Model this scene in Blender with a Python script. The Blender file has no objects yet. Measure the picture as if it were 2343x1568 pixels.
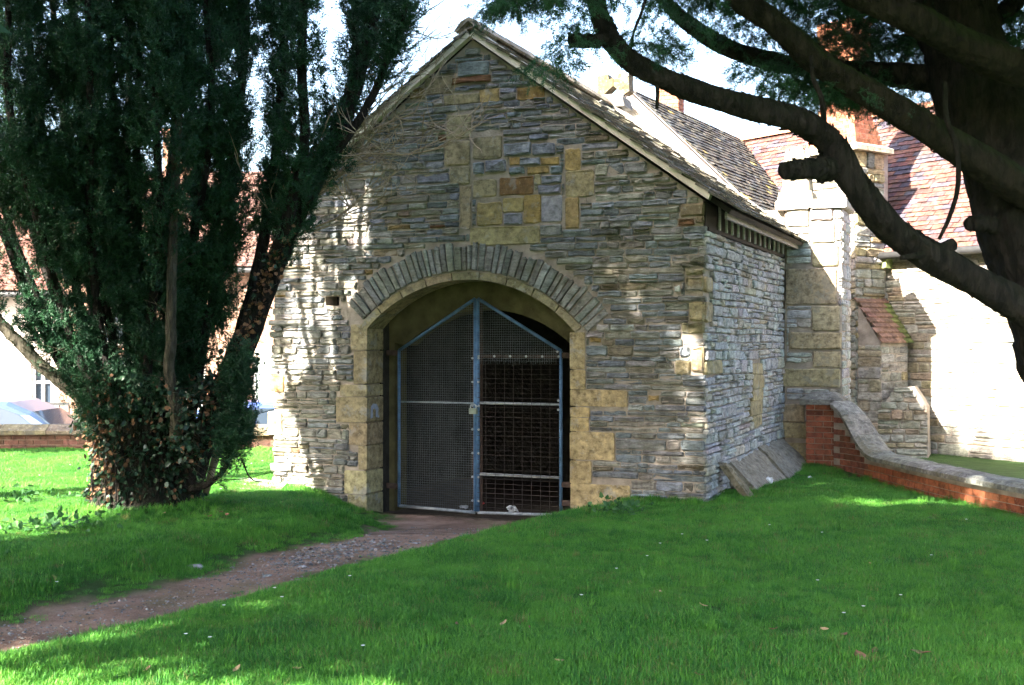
import bpy, math, random
import numpy as np
from mathutils import Vector, Matrix, Euler
from mathutils.geometry import tessellate_polygon

rng = np.random.default_rng(7)
R = math.radians
scene = bpy.context.scene
col = scene.collection

# ------------------------------------------------------------------ camera, sky, sun, exposure
F, CX, CY, CZ = 2767.0, 1171.0, 784.0, 1.6          # measured on the photograph at 2342 x 1568
cam_d = bpy.data.cameras.new('camera')
cam = bpy.data.objects.new('camera', cam_d)
col.objects.link(cam)
cam.location = (0, 0, CZ)
cam.rotation_euler = (R(90), 0, 0)
cam_d.sensor_width = 23.7
cam_d.lens = 23.7 * F / 2342.0
cam_d.clip_end = 2000
scene.camera = cam

SUN = Vector((-0.60, -0.55, 0.58)).normalized()      # towards the sun
world = bpy.data.worlds.new('World')
scene.world = world
world.use_nodes = True
wn = world.node_tree
bg = wn.nodes['Background']
sky = wn.nodes.new('ShaderNodeTexSky')
sky.sky_type = 'NISHITA'
sky.sun_disc = False
sky.sun_elevation = math.asin(SUN.z)
sky.sun_rotation = math.atan2(SUN.x, SUN.y)
sky.air_density = 1.0
sky.dust_density = 3.0
sky.ozone_density = 1.0
wn.links.new(sky.outputs[0], bg.inputs[0])
bg.inputs[1].default_value = 0.09
sun_d = bpy.data.lights.new('sun', 'SUN')
sun_d.energy = 5.0
sun_d.angle = R(0.55)
sun_d.color = (1.0, 0.93, 0.82)
sun_o = bpy.data.objects.new('sun', sun_d)
col.objects.link(sun_o)
sun_o.location = (-20, -6, 15)
sun_o.rotation_euler = SUN.to_track_quat('Z', 'Y').to_euler()
vs = scene.view_settings
vs.view_transform = 'Standard'
vs.look = 'None'
vs.exposure = 3.35
vs.gamma = 1.0
vs.use_curve_mapping = False
scene.cycles.max_bounces = 5
scene.cycles.diffuse_bounces = 3
scene.cycles.glossy_bounces = 2
scene.cycles.transmission_bounces = 3
scene.cycles.adaptive_threshold = 0.03

# ------------------------------------------------------------------ measuring helpers
ANG = R(22.65)
EX = np.array([math.cos(ANG), -math.sin(ANG)])
EY = np.array([math.sin(ANG), math.cos(ANG)])
OX, OY = -2.777, 14.06                                # left front corner of the stone building
CLX, CLY = -(OX * EX[0] + OY * EX[1]), -(OX * EY[0] + OY * EY[1])
WB, DB, ZE, ZA = 5.1, 4.4, 3.03, 4.87                 # building width, depth, eaves, gable top
HX = WB / 2


def P(px, py, Y):
    return Vector(((px - CX) / F * Y, Y, CZ + (CY - py) / F * Y))


def gp(px, py, z=0.0):
    t = (z - CZ) / ((CY - py) / F)
    return ((px - CX) / F * t, t)


def fac(px, py, yl=0.0):
    dx, dy, dz = (px - CX) / F, 1.0, (CY - py) / F
    a, b = dx * EX[0] + dy * EX[1], dx * EY[0] + dy * EY[1]
    t = (yl - CLY) / b
    return CLX + t * a, CZ + t * dz


def sid(px, py, xl=WB):
    dx, dy, dz = (px - CX) / F, 1.0, (CY - py) / F
    a, b = dx * EX[0] + dy * EX[1], dx * EY[0] + dy * EY[1]
    t = (xl - CLX) / a
    return CLY + t * b, CZ + t * dz


def local(w):
    x, y = w[0] - OX, w[1] - OY
    return Vector((x * EX[0] + y * EX[1], x * EY[0] + y * EY[1], w[2]))


def smooth(a, b, x):
    t = np.clip((x - a) / (b - a), 0, 1)
    return t * t * (3 - 2 * t)


# cheap value noise
_perm = np.random.default_rng(3).random((64, 64))


def vnoise(x, y):
    xi, yi = np.floor(x).astype(int), np.floor(y).astype(int)
    fx, fy = x - xi, y - yi
    fx, fy = fx * fx * (3 - 2 * fx), fy * fy * (3 - 2 * fy)
    g = lambda a, b: _perm[a % 64, b % 64]
    return (g(xi, yi) * (1 - fx) + g(xi + 1, yi) * fx) * (1 - fy) + (g(xi, yi + 1) * (1 - fx) + g(xi + 1, yi + 1) * fx) * fy


# ------------------------------------------------------------------ object helpers
def tag(o, label=None, cat=None, group=None, kind=None):
    if label: o['label'] = label
    if cat: o['category'] = cat
    if group: o['group'] = group
    if kind: o['kind'] = kind
    return o


def empty(name, loc=(0, 0, 0), rz=0.0):
    o = bpy.data.objects.new(name, None)
    o.empty_display_size = 0.2
    o.location = loc
    o.rotation_euler = (0, 0, rz)
    col.objects.link(o)
    return o


def mesh_obj(name, verts, faces, mat=None, parent=None, cols=None, smooth_sh=False, loc=None):
    me = bpy.data.meshes.new(name)
    me.from_pydata([tuple(v) for v in verts], [], [tuple(f) for f in faces])
    if cols is not None:
        a = me.color_attributes.new('col', 'FLOAT_COLOR', 'POINT')
        c = np.ones((len(me.vertices), 4), np.float32)
        c[:, :3] = cols
        a.data.foreach_set('color', c.ravel())
    if smooth_sh:
        me.polygons.foreach_set('use_smooth', [True] * len(me.polygons))
    me.update()
    if mat: me.materials.append(mat)
    o = bpy.data.objects.new(name, me)
    if loc is not None: o.location = loc
    if parent: o.parent = parent
    col.objects.link(o)
    return o


class MB:
    """collects shapes, builds one mesh"""
    def __init__(s): s.v, s.f, s.c = [], [], []

    def add(s, v, f, c=None):
        n = len(s.v)
        s.v += [tuple(p) for p in v]
        s.f += [tuple(i + n for i in q) for q in f]
        if c is not None: s.c += [tuple(c)] * len(v)
        return s

    def box(s, x0, x1, y0, y1, z0, z1, c=None, M=None):
        v = [(x, y, z) for z in (z0, z1) for y in (y0, y1) for x in (x0, x1)]
        if M is not None: v = [tuple(M @ Vector(p)) for p in v]
        f = [(0, 2, 3, 1), (4, 5, 7, 6), (0, 1, 5, 4), (2, 6, 7, 3), (0, 4, 6, 2), (1, 3, 7, 5)]
        return s.add(v, f, c)

    def bar(s, a, b, r, n=8, r2=None, c=None):
        v, f = tube([a, b], [r, r if r2 is None else r2], n)
        return s.add(v, f, c)

    def tube(s, pts, rad, n=8, c=None):
        v, f = tube(pts, rad, n)
        return s.add(v, f, c)

    def prism(s, poly, d0, d1, fn, c=None):
        """poly in 2D (CCW seen from outside), extruded from depth d0 to d1, fn(u,w,d) -> 3D"""
        n = len(poly)
        v = [fn(u, w, d0) for u, w in poly] + [fn(u, w, d1) for u, w in poly]
        f = [tuple(range(n - 1, -1, -1)), tuple(range(n, 2 * n))]
        f += [(i, (i + 1) % n, (i + 1) % n + n, i + n) for i in range(n)]
        return s.add(v, f, c)

    def build(s, name, mat=None, parent=None, smooth_sh=False):
        return mesh_obj(name, s.v, s.f, mat, parent, np.array(s.c, np.float32) if s.c else None, smooth_sh)


def tube(pts, rad, n=8, wob=0.0, cap=True):
    pts = [Vector(p) for p in pts]
    m = len(pts)
    v, f = [], []
    t0 = (pts[1] - pts[0]).normalized()
    up = Vector((0, 0, 1)) if abs(t0.z) < 0.9 else Vector((1, 0, 0))
    u = t0.cross(up).normalized()
    for i, p in enumerate(pts):
        t = (pts[min(i + 1, m - 1)] - pts[max(i - 1, 0)])
        t = t.normalized() if t.length > 1e-9 else t0
        u = (u - t * u.dot(t))
        u = u.normalized() if u.length > 1e-6 else t.orthogonal().normalized()
        w = t.cross(u)
        for k in range(n):
            a = 2 * math.pi * k / n
            r = rad[i] * (1 + (wob * (rng.random() * 2 - 1) if wob else 0))
            v.append(p + (u * math.cos(a) + w * math.sin(a)) * r)
    for i in range(m - 1):
        for k in range(n):
            a, b = i * n + k, i * n + (k + 1) % n
            f.append((a, b, b + n, a + n))
    if cap:
        f.append(tuple(range(n - 1, -1, -1)))
        f.append(tuple(range((m - 1) * n, m * n)))
    return v, f


def catmull(p, per=6):
    p = [np.array(q, float) for q in p]
    q = [2 * p[0] - p[1]] + p + [2 * p[-1] - p[-2]]
    out = []
    for i in range(1, len(q) - 2):
        for k in range(per):
            t = k / per
            a, b, c, d = q[i - 1], q[i], q[i + 1], q[i + 2]
            out.append(0.5 * (2 * b + (c - a) * t + (2 * a - 5 * b + 4 * c - d) * t * t + (3 * b - a - 3 * c + d) * t ** 3))
    out.append(p[-1])
    return np.array(out)


# ------------------------------------------------------------------ material helpers
def ramp(nt, fac_sock, stops):
    r = nt.nodes.new('ShaderNodeValToRGB')
    while len(r.color_ramp.elements) < len(stops): r.color_ramp.elements.new(0.5)
    for e, (p, c) in zip(r.color_ramp.elements, stops):
        e.position = p
        e.color = (*c, 1) if len(c) == 3 else c
    nt.links.new(fac_sock, r.inputs[0])
    return r.outputs[0]


def noise(nt, vec, scale, detail=4, rough=0.55, out=0):
    n = nt.nodes.new('ShaderNodeTexNoise')
    n.inputs['Scale'].default_value = scale
    n.inputs['Detail'].default_value = detail
    n.inputs['Roughness'].default_value = rough
    if vec is not None: nt.links.new(vec, n.inputs['Vector'])
    return n.outputs[out]


def mixc(nt, f, a, b, mode='MIX'):
    m = nt.nodes.new('ShaderNodeMix')
    m.data_type = 'RGBA'
    m.blend_type = mode
    for s, x in ((m.inputs[0], f), (m.inputs[6], a), (m.inputs[7], b)):
        if hasattr(x, 'links') or hasattr(x, 'is_linked'): nt.links.new(x, s)
        elif isinstance(x, (int, float)): s.default_value = x
        else: s.default_value = (*x, 1)
    return m.outputs[2]


def mathn(nt, op, a, b=0.0):
    m = nt.nodes.new('ShaderNodeMath')
    m.operation = op
    for s, x in ((m.inputs[0], a), (m.inputs[1], b)):
        if hasattr(x, 'is_linked'): nt.links.new(x, s)
        else: s.default_value = x
    return m.outputs[0]


def new_mat(name):
    m = bpy.data.materials.new(name)
    m.use_nodes = True
    nt = m.node_tree
    b = nt.nodes['Principled BSDF']
    return m, nt, b


def coords(nt, scale=(1, 1, 1), kind='Object'):
    t = nt.nodes.new('ShaderNodeTexCoord')
    mp = nt.nodes.new('ShaderNodeMapping')
    mp.inputs['Scale'].default_value = scale
    nt.links.new(t.outputs[kind], mp.inputs[0])
    return mp.outputs[0]


def bump(nt, b, h, dist, strength=1.0, prev=None):
    n = nt.nodes.new('ShaderNodeBump')
    n.inputs['Strength'].default_value = strength
    n.inputs['Distance'].default_value = dist
    nt.links.new(h, n.inputs['Height'])
    if prev is not None: nt.links.new(prev, n.inputs['Normal'])
    nt.links.new(n.outputs[0], b.inputs['Normal'])
    return n.outputs[0]


def attr_col(nt):
    a = nt.nodes.new('ShaderNodeAttribute')
    a.attribute_name = 'col'
    return a.outputs['Color']


def plain(name, c, rough=0.7, nscale=8.0, var=0.25, bscale=30.0, bdist=0.004, metal=0.0, spec=0.4, aniso=(1, 1, 1)):
    """a single colour with mottling and fine relief"""
    m, nt, b = new_mat(name)
    v = coords(nt, aniso)
    n = noise(nt, v, nscale)
    lo = tuple(x * (1 - var) for x in c)
    hi = tuple(min(1, x * (1 + var)) for x in c)
    nt.links.new(ramp(nt, n, [(0.3, lo), (0.7, hi)]), b.inputs['Base Color'])
    b.inputs['Roughness'].default_value = rough
    b.inputs['Metallic'].default_value = metal
    b.inputs['Specular IOR Level'].default_value = spec
    if bdist: bump(nt, b, noise(nt, v, bscale, 5), bdist)
    return m


def stone_mat(name, layered=True, lichen=0.35, moss=0.3, bdist=0.02, blotch=None):
    """colour from the stone itself (attribute), weathering with its own shape on top"""
    m, nt, b = new_mat(name)
    v = coords(nt)
    base = attr_col(nt)
    n1 = noise(nt, v, 11.0, 8, 0.72)
    c = mixc(nt, 1.0, base, ramp(nt, n1, [(0.3, (0.42, 0.41, 0.40)), (0.5, (0.95, 0.95, 0.94)), (0.7, (1.45, 1.43, 1.38))]), 'MULTIPLY')
    vl = coords(nt, (11, 11, 48) if layered else (16, 16, 20))
    n2 = noise(nt, vl, 1.0, 8, 0.7)
    c = mixc(nt, 0.75, c, ramp(nt, n2, [(0.34, (0.34, 0.33, 0.31)), (0.5, (1, 1, 1)), (0.68, (1.3, 1.3, 1.3))]), 'MULTIPLY')
    nl = noise(nt, v, 26.0, 4, 0.7)
    c = mixc(nt, mathn(nt, 'MULTIPLY', ramp(nt, nl, [(0.6, (0, 0, 0)), (0.68, (1, 1, 1))]), lichen), c, (0.50, 0.49, 0.43))
    nm = noise(nt, v, 2.3, 4, 0.6)
    c = mixc(nt, mathn(nt, 'MULTIPLY', ramp(nt, nm, [(0.52, (0, 0, 0)), (0.66, (1, 1, 1))]), moss), c, (0.11, 0.095, 0.04))
    if blotch:
        nb = noise(nt, v, 4.5, 5, 0.7)
        c = mixc(nt, mathn(nt, 'MULTIPLY', ramp(nt, nb, [(0.56, (0, 0, 0)), (0.62, (1, 1, 1))]), blotch[1]), c, blotch[0])
    nt.links.new(c, b.inputs['Base Color'])
    b.inputs['Roughness'].default_value = 0.9
    b.inputs['Specular IOR Level'].default_value = 0.25
    n3 = noise(nt, v, 60.0, 6, 0.75)
    p = bump(nt, b, n2, bdist)
    bump(nt, b, n3, bdist * 0.6, 1.0, p)
    return m


def foliage_mat(name, c1, c2, trans=0.25, rough=0.45, patch=0.6):
    m, nt, b = new_mat(name)
    oi = nt.nodes.new('ShaderNodeObjectInfo')
    pn = noise(nt, oi.outputs['Location'], patch, 3)
    f = mathn(nt, 'ADD', mathn(nt, 'MULTIPLY', oi.outputs['Random'], 0.55), mathn(nt, 'MULTIPLY', pn, 0.6))
    c = ramp(nt, f, [(0.25, c1), (0.8, c2)])
    nt.links.new(c, b.inputs['Base Color'])
    b.inputs['Roughness'].default_value = rough
    b.inputs['Specular IOR Level'].default_value = 0.3
    tr = nt.nodes.new('ShaderNodeBsdfTranslucent')
    nt.links.new(c, tr.inputs['Color'])
    mx = nt.nodes.new('ShaderNodeMixShader')
    mx.inputs[0].default_value = trans
    nt.links.new(b.outputs[0], mx.inputs[1])
    nt.links.new(tr.outputs[0], mx.inputs[2])
    nt.links.new(mx.outputs[0], nt.nodes['Material Output'].inputs['Surface'])
    return m


M = {}
M['lias'] = stone_mat('lias_rubble', True, 0.45, 0.45, 0.014)
M['sandstone'] = stone_mat('yellow_sandstone', False, 0.35, 0.25, 0.008, ((0.33, 0.35, 0.38), 0.35))
M['ashlar'] = stone_mat('weathered_ashlar', False, 0.5, 0.3, 0.008, ((0.25, 0.24, 0.2), 0.55))
M['mortar'] = plain('lime_mortar', (0.33, 0.28, 0.235), 0.95, 6, 0.35, 40, 0.012)
M['dark_stone'] = plain('shade_dark_stone', (0.035, 0.033, 0.028), 0.95, 5, 0.5, 20, 0.02)  # near-black base stands in for shade inside rooms and recesses
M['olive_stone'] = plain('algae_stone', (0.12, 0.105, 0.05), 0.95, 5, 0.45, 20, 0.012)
M['coping'] = stone_mat('coping_stone', False, 0.7, 0.5, 0.012, ((0.09, 0.09, 0.085), 0.7))
M['brick'] = stone_mat('brick', False, 0.18, 0.2, 0.004)
M['tile'] = stone_mat('clay_tile', False, 0.15, 0.15, 0.003)
M['slate'] = stone_mat('stone_slate', False, 0.5, 0.55, 0.012)
M['undercloak'] = plain('verge_undercloak', (0.62, 0.56, 0.46), 0.9, 9, 0.15, 30, 0.003)
M['pale_wood'] = plain('pale_weathered_wood', (0.52, 0.50, 0.50), 0.85, 4, 0.25, 12, 0.003, aniso=(3, 3, 25))
M['grey_wood'] = plain('weathered_wood', (0.33, 0.29, 0.27), 0.85, 4, 0.35, 12, 0.004, aniso=(3, 3, 25))
M['dark_wood'] = plain('dark_wood', (0.025, 0.02, 0.017), 0.9, 6, 0.3, 15, 0.004)  # tone lowered to stand in for shade in the eaves gap
M['blue_paint'] = plain('blue_painted_steel', (0.10, 0.20, 0.36), 0.45, 14, 0.35, 60, 0.001)
M['galv'] = plain('galvanised_steel', (0.42, 0.45, 0.47), 0.45, 18, 0.3, 60, 0.001, metal=0.3)
M['rust'] = plain('rusty_steel', (0.07, 0.045, 0.035), 0.8, 20, 0.4, 70, 0.002)
M['wire'] = plain('grey_wire', (0.26, 0.29, 0.31), 0.5, 3, 0.3, 0, 0, metal=0.2)
M['brass'] = plain('padlock_metal', (0.32, 0.36, 0.30), 0.4, 10, 0.2, 50, 0.001, metal=0.5)
M['white_paint'] = plain('white_paint', (0.78, 0.76, 0.72), 0.6, 3, 0.06, 20, 0.001)
M['render'] = plain('pale_wall_render', (0.46, 0.39, 0.34), 0.9, 3, 0.12, 20, 0.004)
M['pale_green'] = plain('pale_door_paint', (0.55, 0.66, 0.60), 0.5, 3, 0.08, 20, 0.001)
M['soil_dark'] = plain('bare_earth', (0.10, 0.075, 0.055), 0.95, 9, 0.4, 30, 0.02)
M['asphalt'] = plain('asphalt', (0.055, 0.055, 0.057), 0.9, 12, 0.3, 90, 0.004)
M['litter'] = plain('crumpled_plastic', (0.75, 0.76, 0.78), 0.5, 6, 0.1, 20, 0.004)
M['red_plastic'] = plain('red_plastic', (0.6, 0.06, 0.06), 0.4, 6, 0.1, 20, 0.001)
M['petal'] = plain('daisy_petal', (0.8, 0.8, 0.8), 0.7, 6, 0.05, 20, 0)
M['dead_leaf'] = plain('dead_leaf', (0.19, 0.095, 0.055), 0.7, 30, 0.5, 40, 0.003)
M['pale_leaf'] = plain('pale_dead_leaf', (0.40, 0.27, 0.14), 0.7, 30, 0.4, 40, 0.003)
M['rubber'] = plain('rubber', (0.02, 0.02, 0.02), 0.8, 10, 0.2, 60, 0.001)
M['black_trim'] = plain('black_trim', (0.02, 0.02, 0.022), 0.4, 10, 0.2, 60, 0)
M['iron'] = plain('black_iron', (0.03, 0.03, 0.03), 0.6, 10, 0.3, 50, 0.001)
M['twig'] = plain('bare_twig_bark', (0.30, 0.225, 0.15), 0.8, 20, 0.3, 60, 0.002)
M['pebble'] = stone_mat('path_stone', False, 0.2, 0.1, 0.004)
M['ivy'] = foliage_mat('ivy_leaf', (0.008, 0.025, 0.014), (0.032, 0.07, 0.034), 0.1, 0.35, 3.0)
M['dead_ivy'] = foliage_mat('dead_ivy_leaf', (0.09, 0.042, 0.02), (0.21, 0.115, 0.06), 0.15, 0.7, 3.0)
M['yew'] = foliage_mat('yew_needles', (0.009, 0.034, 0.018), (0.030, 0.092, 0.040), 0.18, 0.45, 1.2)
M['grass'] = foliage_mat('grass_blade', (0.030, 0.125, 0.012), (0.095, 0.27, 0.030), 0.30, 0.5, 0.9)
M['weed'] = foliage_mat('weed_leaf', (0.03, 0.10, 0.03), (0.07, 0.18, 0.05), 0.25, 0.5, 3.0)


def grass_mat(name):
    m, nt, b = new_mat(name)
    oi = nt.nodes.new('ShaderNodeObjectInfo')
    L_ = oi.outputs['Location']
    f = mathn(nt, 'ADD', mathn(nt, 'MULTIPLY', oi.outputs['Random'], 0.5), mathn(nt, 'MULTIPLY', noise(nt, L_, 1.1, 4, 0.7), 0.75))
    c = ramp(nt, f, [(0.28, (0.020, 0.105, 0.018)), (0.52, (0.052, 0.205, 0.028)), (0.80, (0.125, 0.34, 0.042))])
    y = ramp(nt, noise(nt, L_, 2.6, 5, 0.75), [(0.56, (0, 0, 0)), (0.70, (0.75, 0.75, 0.75))])
    c = mixc(nt, y, c, (0.12, 0.24, 0.035))
    dead = ramp(nt, oi.outputs['Random'], [(0.955, (0, 0, 0)), (0.96, (0.8, 0.8, 0.8))])
    c = mixc(nt, dead, c, (0.20, 0.165, 0.07))
    nt.links.new(c, b.inputs['Base Color'])
    b.inputs['Roughness'].default_value = 0.5
    b.inputs['Specular IOR Level'].default_value = 0.3
    tr = nt.nodes.new('ShaderNodeBsdfTranslucent'); nt.links.new(c, tr.inputs['Color'])
    mx = nt.nodes.new('ShaderNodeMixShader'); mx.inputs[0].default_value = 0.3
    nt.links.new(b.outputs[0], mx.inputs[1]); nt.links.new(tr.outputs[0], mx.inputs[2])
    nt.links.new(mx.outputs[0], nt.nodes['Material Output'].inputs['Surface'])
    return m


M['grass'] = grass_mat('grass_blade')
M['dark_wire'] = plain('dark_rusty_wire', (0.06, 0.045, 0.04), 0.7, 20, 0.4, 0, 0)


def glass_mat(name, c=(0.035, 0.05, 0.07)):
    m, nt, b = new_mat(name)
    nt.links.new(ramp(nt, noise(nt, coords(nt), 2.0), [(0.3, tuple(x * .8 for x in c)), (0.7, c)]), b.inputs['Base Color'])
    b.inputs['Roughness'].default_value = 0.05
    b.inputs['Specular IOR Level'].default_value = 0.5
    return m


M['glass'] = glass_mat('window_glass')


def car_paint(name, c):
    m, nt, b = new_mat(name)
    nt.links.new(ramp(nt, noise(nt, coords(nt), 1.5), [(0.3, tuple(x * .95 for x in c)), (0.7, c)]), b.inputs['Base Color'])
    b.inputs['Roughness'].default_value = 0.28
    b.inputs['Metallic'].default_value = 0.35
    b.inputs['Coat Weight'].default_value = 0.25
    b.inputs['Coat Roughness'].default_value = 0.05
    return m


M['car_silver'] = car_paint('silver_blue_car_paint', (0.075, 0.115, 0.19))
M['car_blue'] = car_paint('blue_car_paint', (0.10, 0.16, 0.42))
M['car_dark'] = car_paint('dark_car_paint', (0.06, 0.06, 0.07))


def bark_mat(name, c1, c2, moss):
    m, nt, b = new_mat(name)
    v = coords(nt, (1, 1, 0.25))
    n = noise(nt, v, 20, 9, 0.75)
    c = ramp(nt, n, [(0.42, c1), (0.60, c2)])
    geo = nt.nodes.new('ShaderNodeNewGeometry')
    sep = nt.nodes.new('ShaderNodeSeparateXYZ')
    nt.links.new(geo.outputs['Normal'], sep.inputs[0])
    up = mathn(nt, 'ADD', mathn(nt, 'MULTIPLY', sep.outputs['Z'], 0.45), noise(nt, coords(nt), 3.0, 4))
    c = mixc(nt, mathn(nt, 'MULTIPLY', ramp(nt, up, [(0.5, (0, 0, 0)), (0.75, (1, 1, 1))]), moss), c, (0.018, 0.036, 0.006))
    nt.links.new(c, b.inputs['Base Color'])
    b.inputs['Roughness'].default_value = 0.9
    b.inputs['Specular IOR Level'].default_value = 0.2
    p = bump(nt, b, n, 0.06)
    vor = nt.nodes.new('ShaderNodeTexVoronoi')
    vor.inputs['Scale'].default_value = 22
    nt.links.new(v, vor.inputs['Vector'])
    bump(nt, b, vor.outputs['Distance'], 0.03, 1.0, p)
    return m


M['bark'] = bark_mat('yew_bark', (0.008, 0.007, 0.006), (0.036, 0.029, 0.025), 0.2)
M['bark_pale'] = bark_mat('pale_stem_bark', (0.05, 0.043, 0.032), (0.125, 0.11, 0.08), 0.5)
M['bark_moss'] = bark_mat('mossy_yew_bark', (0.010, 0.009, 0.006), (0.034, 0.028, 0.020), 0.7)

# ------------------------------------------------------------------ pieces: stones, bricks, tiles
CAM = np.array([0, 0, CZ])


class Pieces:
    def __init__(s): s.items = []

    def add(s, v, f, c, mat, part):
        s.items.append((v, f, c, mat, part))

    def finish(s, piece, rest, limit, M4=None):
        def px_area(it):
            v = np.array(it[0], float)
            if M4 is not None:
                v = v @ np.array(M4.to_3x3()).T + np.array(M4.translation)
            y = np.maximum(v[:, 1], 0.5)
            u, w = v[:, 0] / y * F + CX, CY - (v[:, 2] - CZ) / y * F
            if u.max() < 0 or u.min() > 2342 or w.max() < 0 or w.min() > 1568: return 0
            return (u.max() - u.min()) * (w.max() - w.min())
        order = sorted(range(len(s.items)), key=lambda i: -px_area(s.items[i]))
        joined = {}
        for r, i in enumerate(order):
            v, f, c, mat, part = s.items[i]
            if r < limit:
                mesh_obj(piece, v, f, mat, part, np.tile(np.array(c, np.float32), (len(v), 1)))
            else:
                joined.setdefault((part.name, mat.name), (part, mat, MB()))[2].add(v, f, c)
        for part, mat, mb in joined.values():
            tag(mb.build(rest, mat, part), kind='stuff')


def outline(u0, u1, w0, w1, j, cut=0.16):
    """irregular stone outline, CCW"""
    W, H = u1 - u0, w1 - w0
    c = min(W, H) * cut
    p = [(u0 + c, w0)]
    for k in range(1, 3): p.append((u0 + W * k / 3, w0 + rng.normal() * j * 0.7))
    p += [(u1 - c, w0), (u1, w0 + c), (u1, w1 - c), (u1 - c, w1)]
    for k in range(1, 3): p.append((u1 - W * k / 3, w1 + rng.normal() * j * 0.7))
    p += [(u0 + c, w1), (u0, w1 - c), (u0, w0 + c)]
    return [(a + rng.normal() * j * 0.5, b + rng.normal() * j * 0.35) for a, b in p]


def stone(poly, fn, proud, rough, bev=0.012):
    n = len(poly)
    cu, cw = sum(p[0] for p in poly) / n, sum(p[1] for p in poly) / n
    su = max(p[0] for p in poly) - min(p[0] for p in poly)
    sw = max(p[1] for p in poly) - min(p[1] for p in poly)
    ku, kw = max(0.4, 1 - 2 * bev / max(su, .01)), max(0.35, 1 - 2 * bev / max(sw, .01))
    tilt = rng.normal() * rough * 0.6
    v = [fn(u, w, -0.03) for u, w in poly]
    v += [fn(u, w, max(0.002, proud - bev * 0.8 + rng.normal() * rough * 0.3)) for u, w in poly]
    v += [fn(cu + (u - cu) * ku, cw + (w - cw) * kw, proud + rng.normal() * rough + tilt * (w - cw) / max(sw, .01)) for u, w in poly]
    f = []
    for r in range(2):
        for i in range(n):
            a, b = r * n + i, r * n + (i + 1) % n
            f.append((a, b, b + n, a + n))
    f.append(tuple(range(2 * n, 3 * n)))
    return v, f


def sub_intervals(iv, a, b):
    out = []
    for x, y in iv:
        if b <= x or a >= y: out.append((x, y))
        else:
            if a - x > 0.03: out.append((x, a))
            if y - b > 0.03: out.append((b, y))
    return out


def rubble(pc, part, fn, z0, z1, clip, specials, hr, wr, colfn, mat, proud=(0.012, 0.04), rough=0.006, gap=0.012, split=0.3, jit=0.005):
    z = z0
    while z < z1 - 0.02:
        h = rng.uniform(*hr)
        if rng.random() < 0.12: h *= 1.45
        zt = min(z + h, z1)
        iv = clip(z, zt)
        for (a, b, c, d) in specials:
            if zt - 0.012 > c and z + 0.012 < d: iv = sub_intervals(iv, a - gap, b + gap)
        for (a, b) in iv:
            x = a
            while x < b - 0.02:
                w = rng.uniform(*wr)
                if rng.random() < 0.15: w *= 1.6
                if b - (x + w) < wr[0] * 0.8: w = b - x
                w = min(w, b - x)
                wav = 0.008 * math.sin(x * 2.1 + z * 5)
                segs = [(z, zt)]
                if h > hr[0] * 1.35 and rng.random() < split:
                    q = z + (zt - z) * rng.uniform(0.35, 0.65)
                    segs = [(z, q), (q, zt)]
                for (s0, s1) in segs:
                    if s1 - s0 < 0.025 or w < 0.03: continue
                    g = gap * rng.uniform(0.6, 1.3)
                    poly = outline(x + g / 2, x + w - g / 2, s0 + g / 2 + wav, s1 - g / 2 + wav, jit)
                    v, f = stone(poly, fn, rng.uniform(*proud), rough)
                    pc.add(v, f, colfn(x + w / 2, (s0 + s1) / 2), mat, part)
                x += w
        z = zt


def jc(c, s=0.12):
    k = 1 + rng.normal() * s
    return tuple(max(0.01, x * k * (1 + rng.normal() * 0.03)) for x in c)


BLUE, GREY, BEIGE, BROWN, OCHRE, RUSTC, YEL = (0.22, 0.24, 0.27), (0.262, 0.266, 0.264), (0.33, 0.312, 0.275), (0.20, 0.17, 0.12), (0.30, 0.205, 0.085), (0.19, 0.09, 0.05), (0.335, 0.275, 0.165)
YG = (0.295, 0.25, 0.155)


def lias_col(x, z):
    low_left = np.clip((2.0 - x) / 2.2, 0, 1) * np.clip((3.2 - z) / 2.2, 0, 1)
    r = rng.random()
    if r < 0.36 * (1 - low_left) + 0.05: c = BLUE
    elif r < 0.72: c = GREY
    elif r < 0.82 + 0.06 * low_left: c = tuple(0.6 * a + 0.4 * b for a, b in zip(GREY, BROWN))
    elif r < 0.955: c = BEIGE
    elif r < 0.985: c = BROWN
    elif r < 0.996: c = OCHRE
    else: c = RUSTC
    c = jc(c, 0.16)
    return tuple(0.9 * (a * (1 - 0.4 * low_left) + b * 0.4 * low_left) for a, b in zip(c, (0.17, 0.155, 0.095)))


# ================================================================== GROUND
path_up = np.array([gp(*p, -0.15) for p in ((890, 1180), (740, 1250), (560, 1300), (400, 1340), (200, 1390), (0, 1430), (-200, 1470))])
path_lo = np.array([gp(*p, -0.15) for p in ((1230, 1203), (1000, 1245), (850, 1280), (700, 1330), (500, 1390), (250, 1460), (0, 1515))])
path_mid = np.array([(path_up[i] + path_lo[i]) / 2 for i in range(7)])
path_w = np.array([np.linalg.norm(path_up[i] - path_lo[i]) / 2 for i in range(7)])
path_w[0] = 0.95
path_mid = np.vstack([[-0.32, 13.75], [-0.42, 12.5], path_mid[1:], path_mid[-1] + (path_mid[-1] - path_mid[-2]) * 4])
path_w = np.concatenate([[1.06, 0.9], path_w[1:], [0.5]])


def path_dist(x, y):
    """signed distance outside the path edge (negative inside)"""
    x, y = np.asarray(x, float), np.asarray(y, float)
    best = np.full(x.shape, 1e9)
    for i in range(len(path_mid) - 1):
        a, b = path_mid[i], path_mid[i + 1]
        d = b - a
        t = np.clip(((x - a[0]) * d[0] + (y - a[1]) * d[1]) / (d @ d), 0, 1)
        w = path_w[i] * (1 - t) + path_w[i + 1] * t
        best = np.minimum(best, np.hypot(x - a[0] - t * d[0], y - a[1] - t * d[1]) - w)
    return best


TREE = np.array([-3.52, 11.62])


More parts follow.
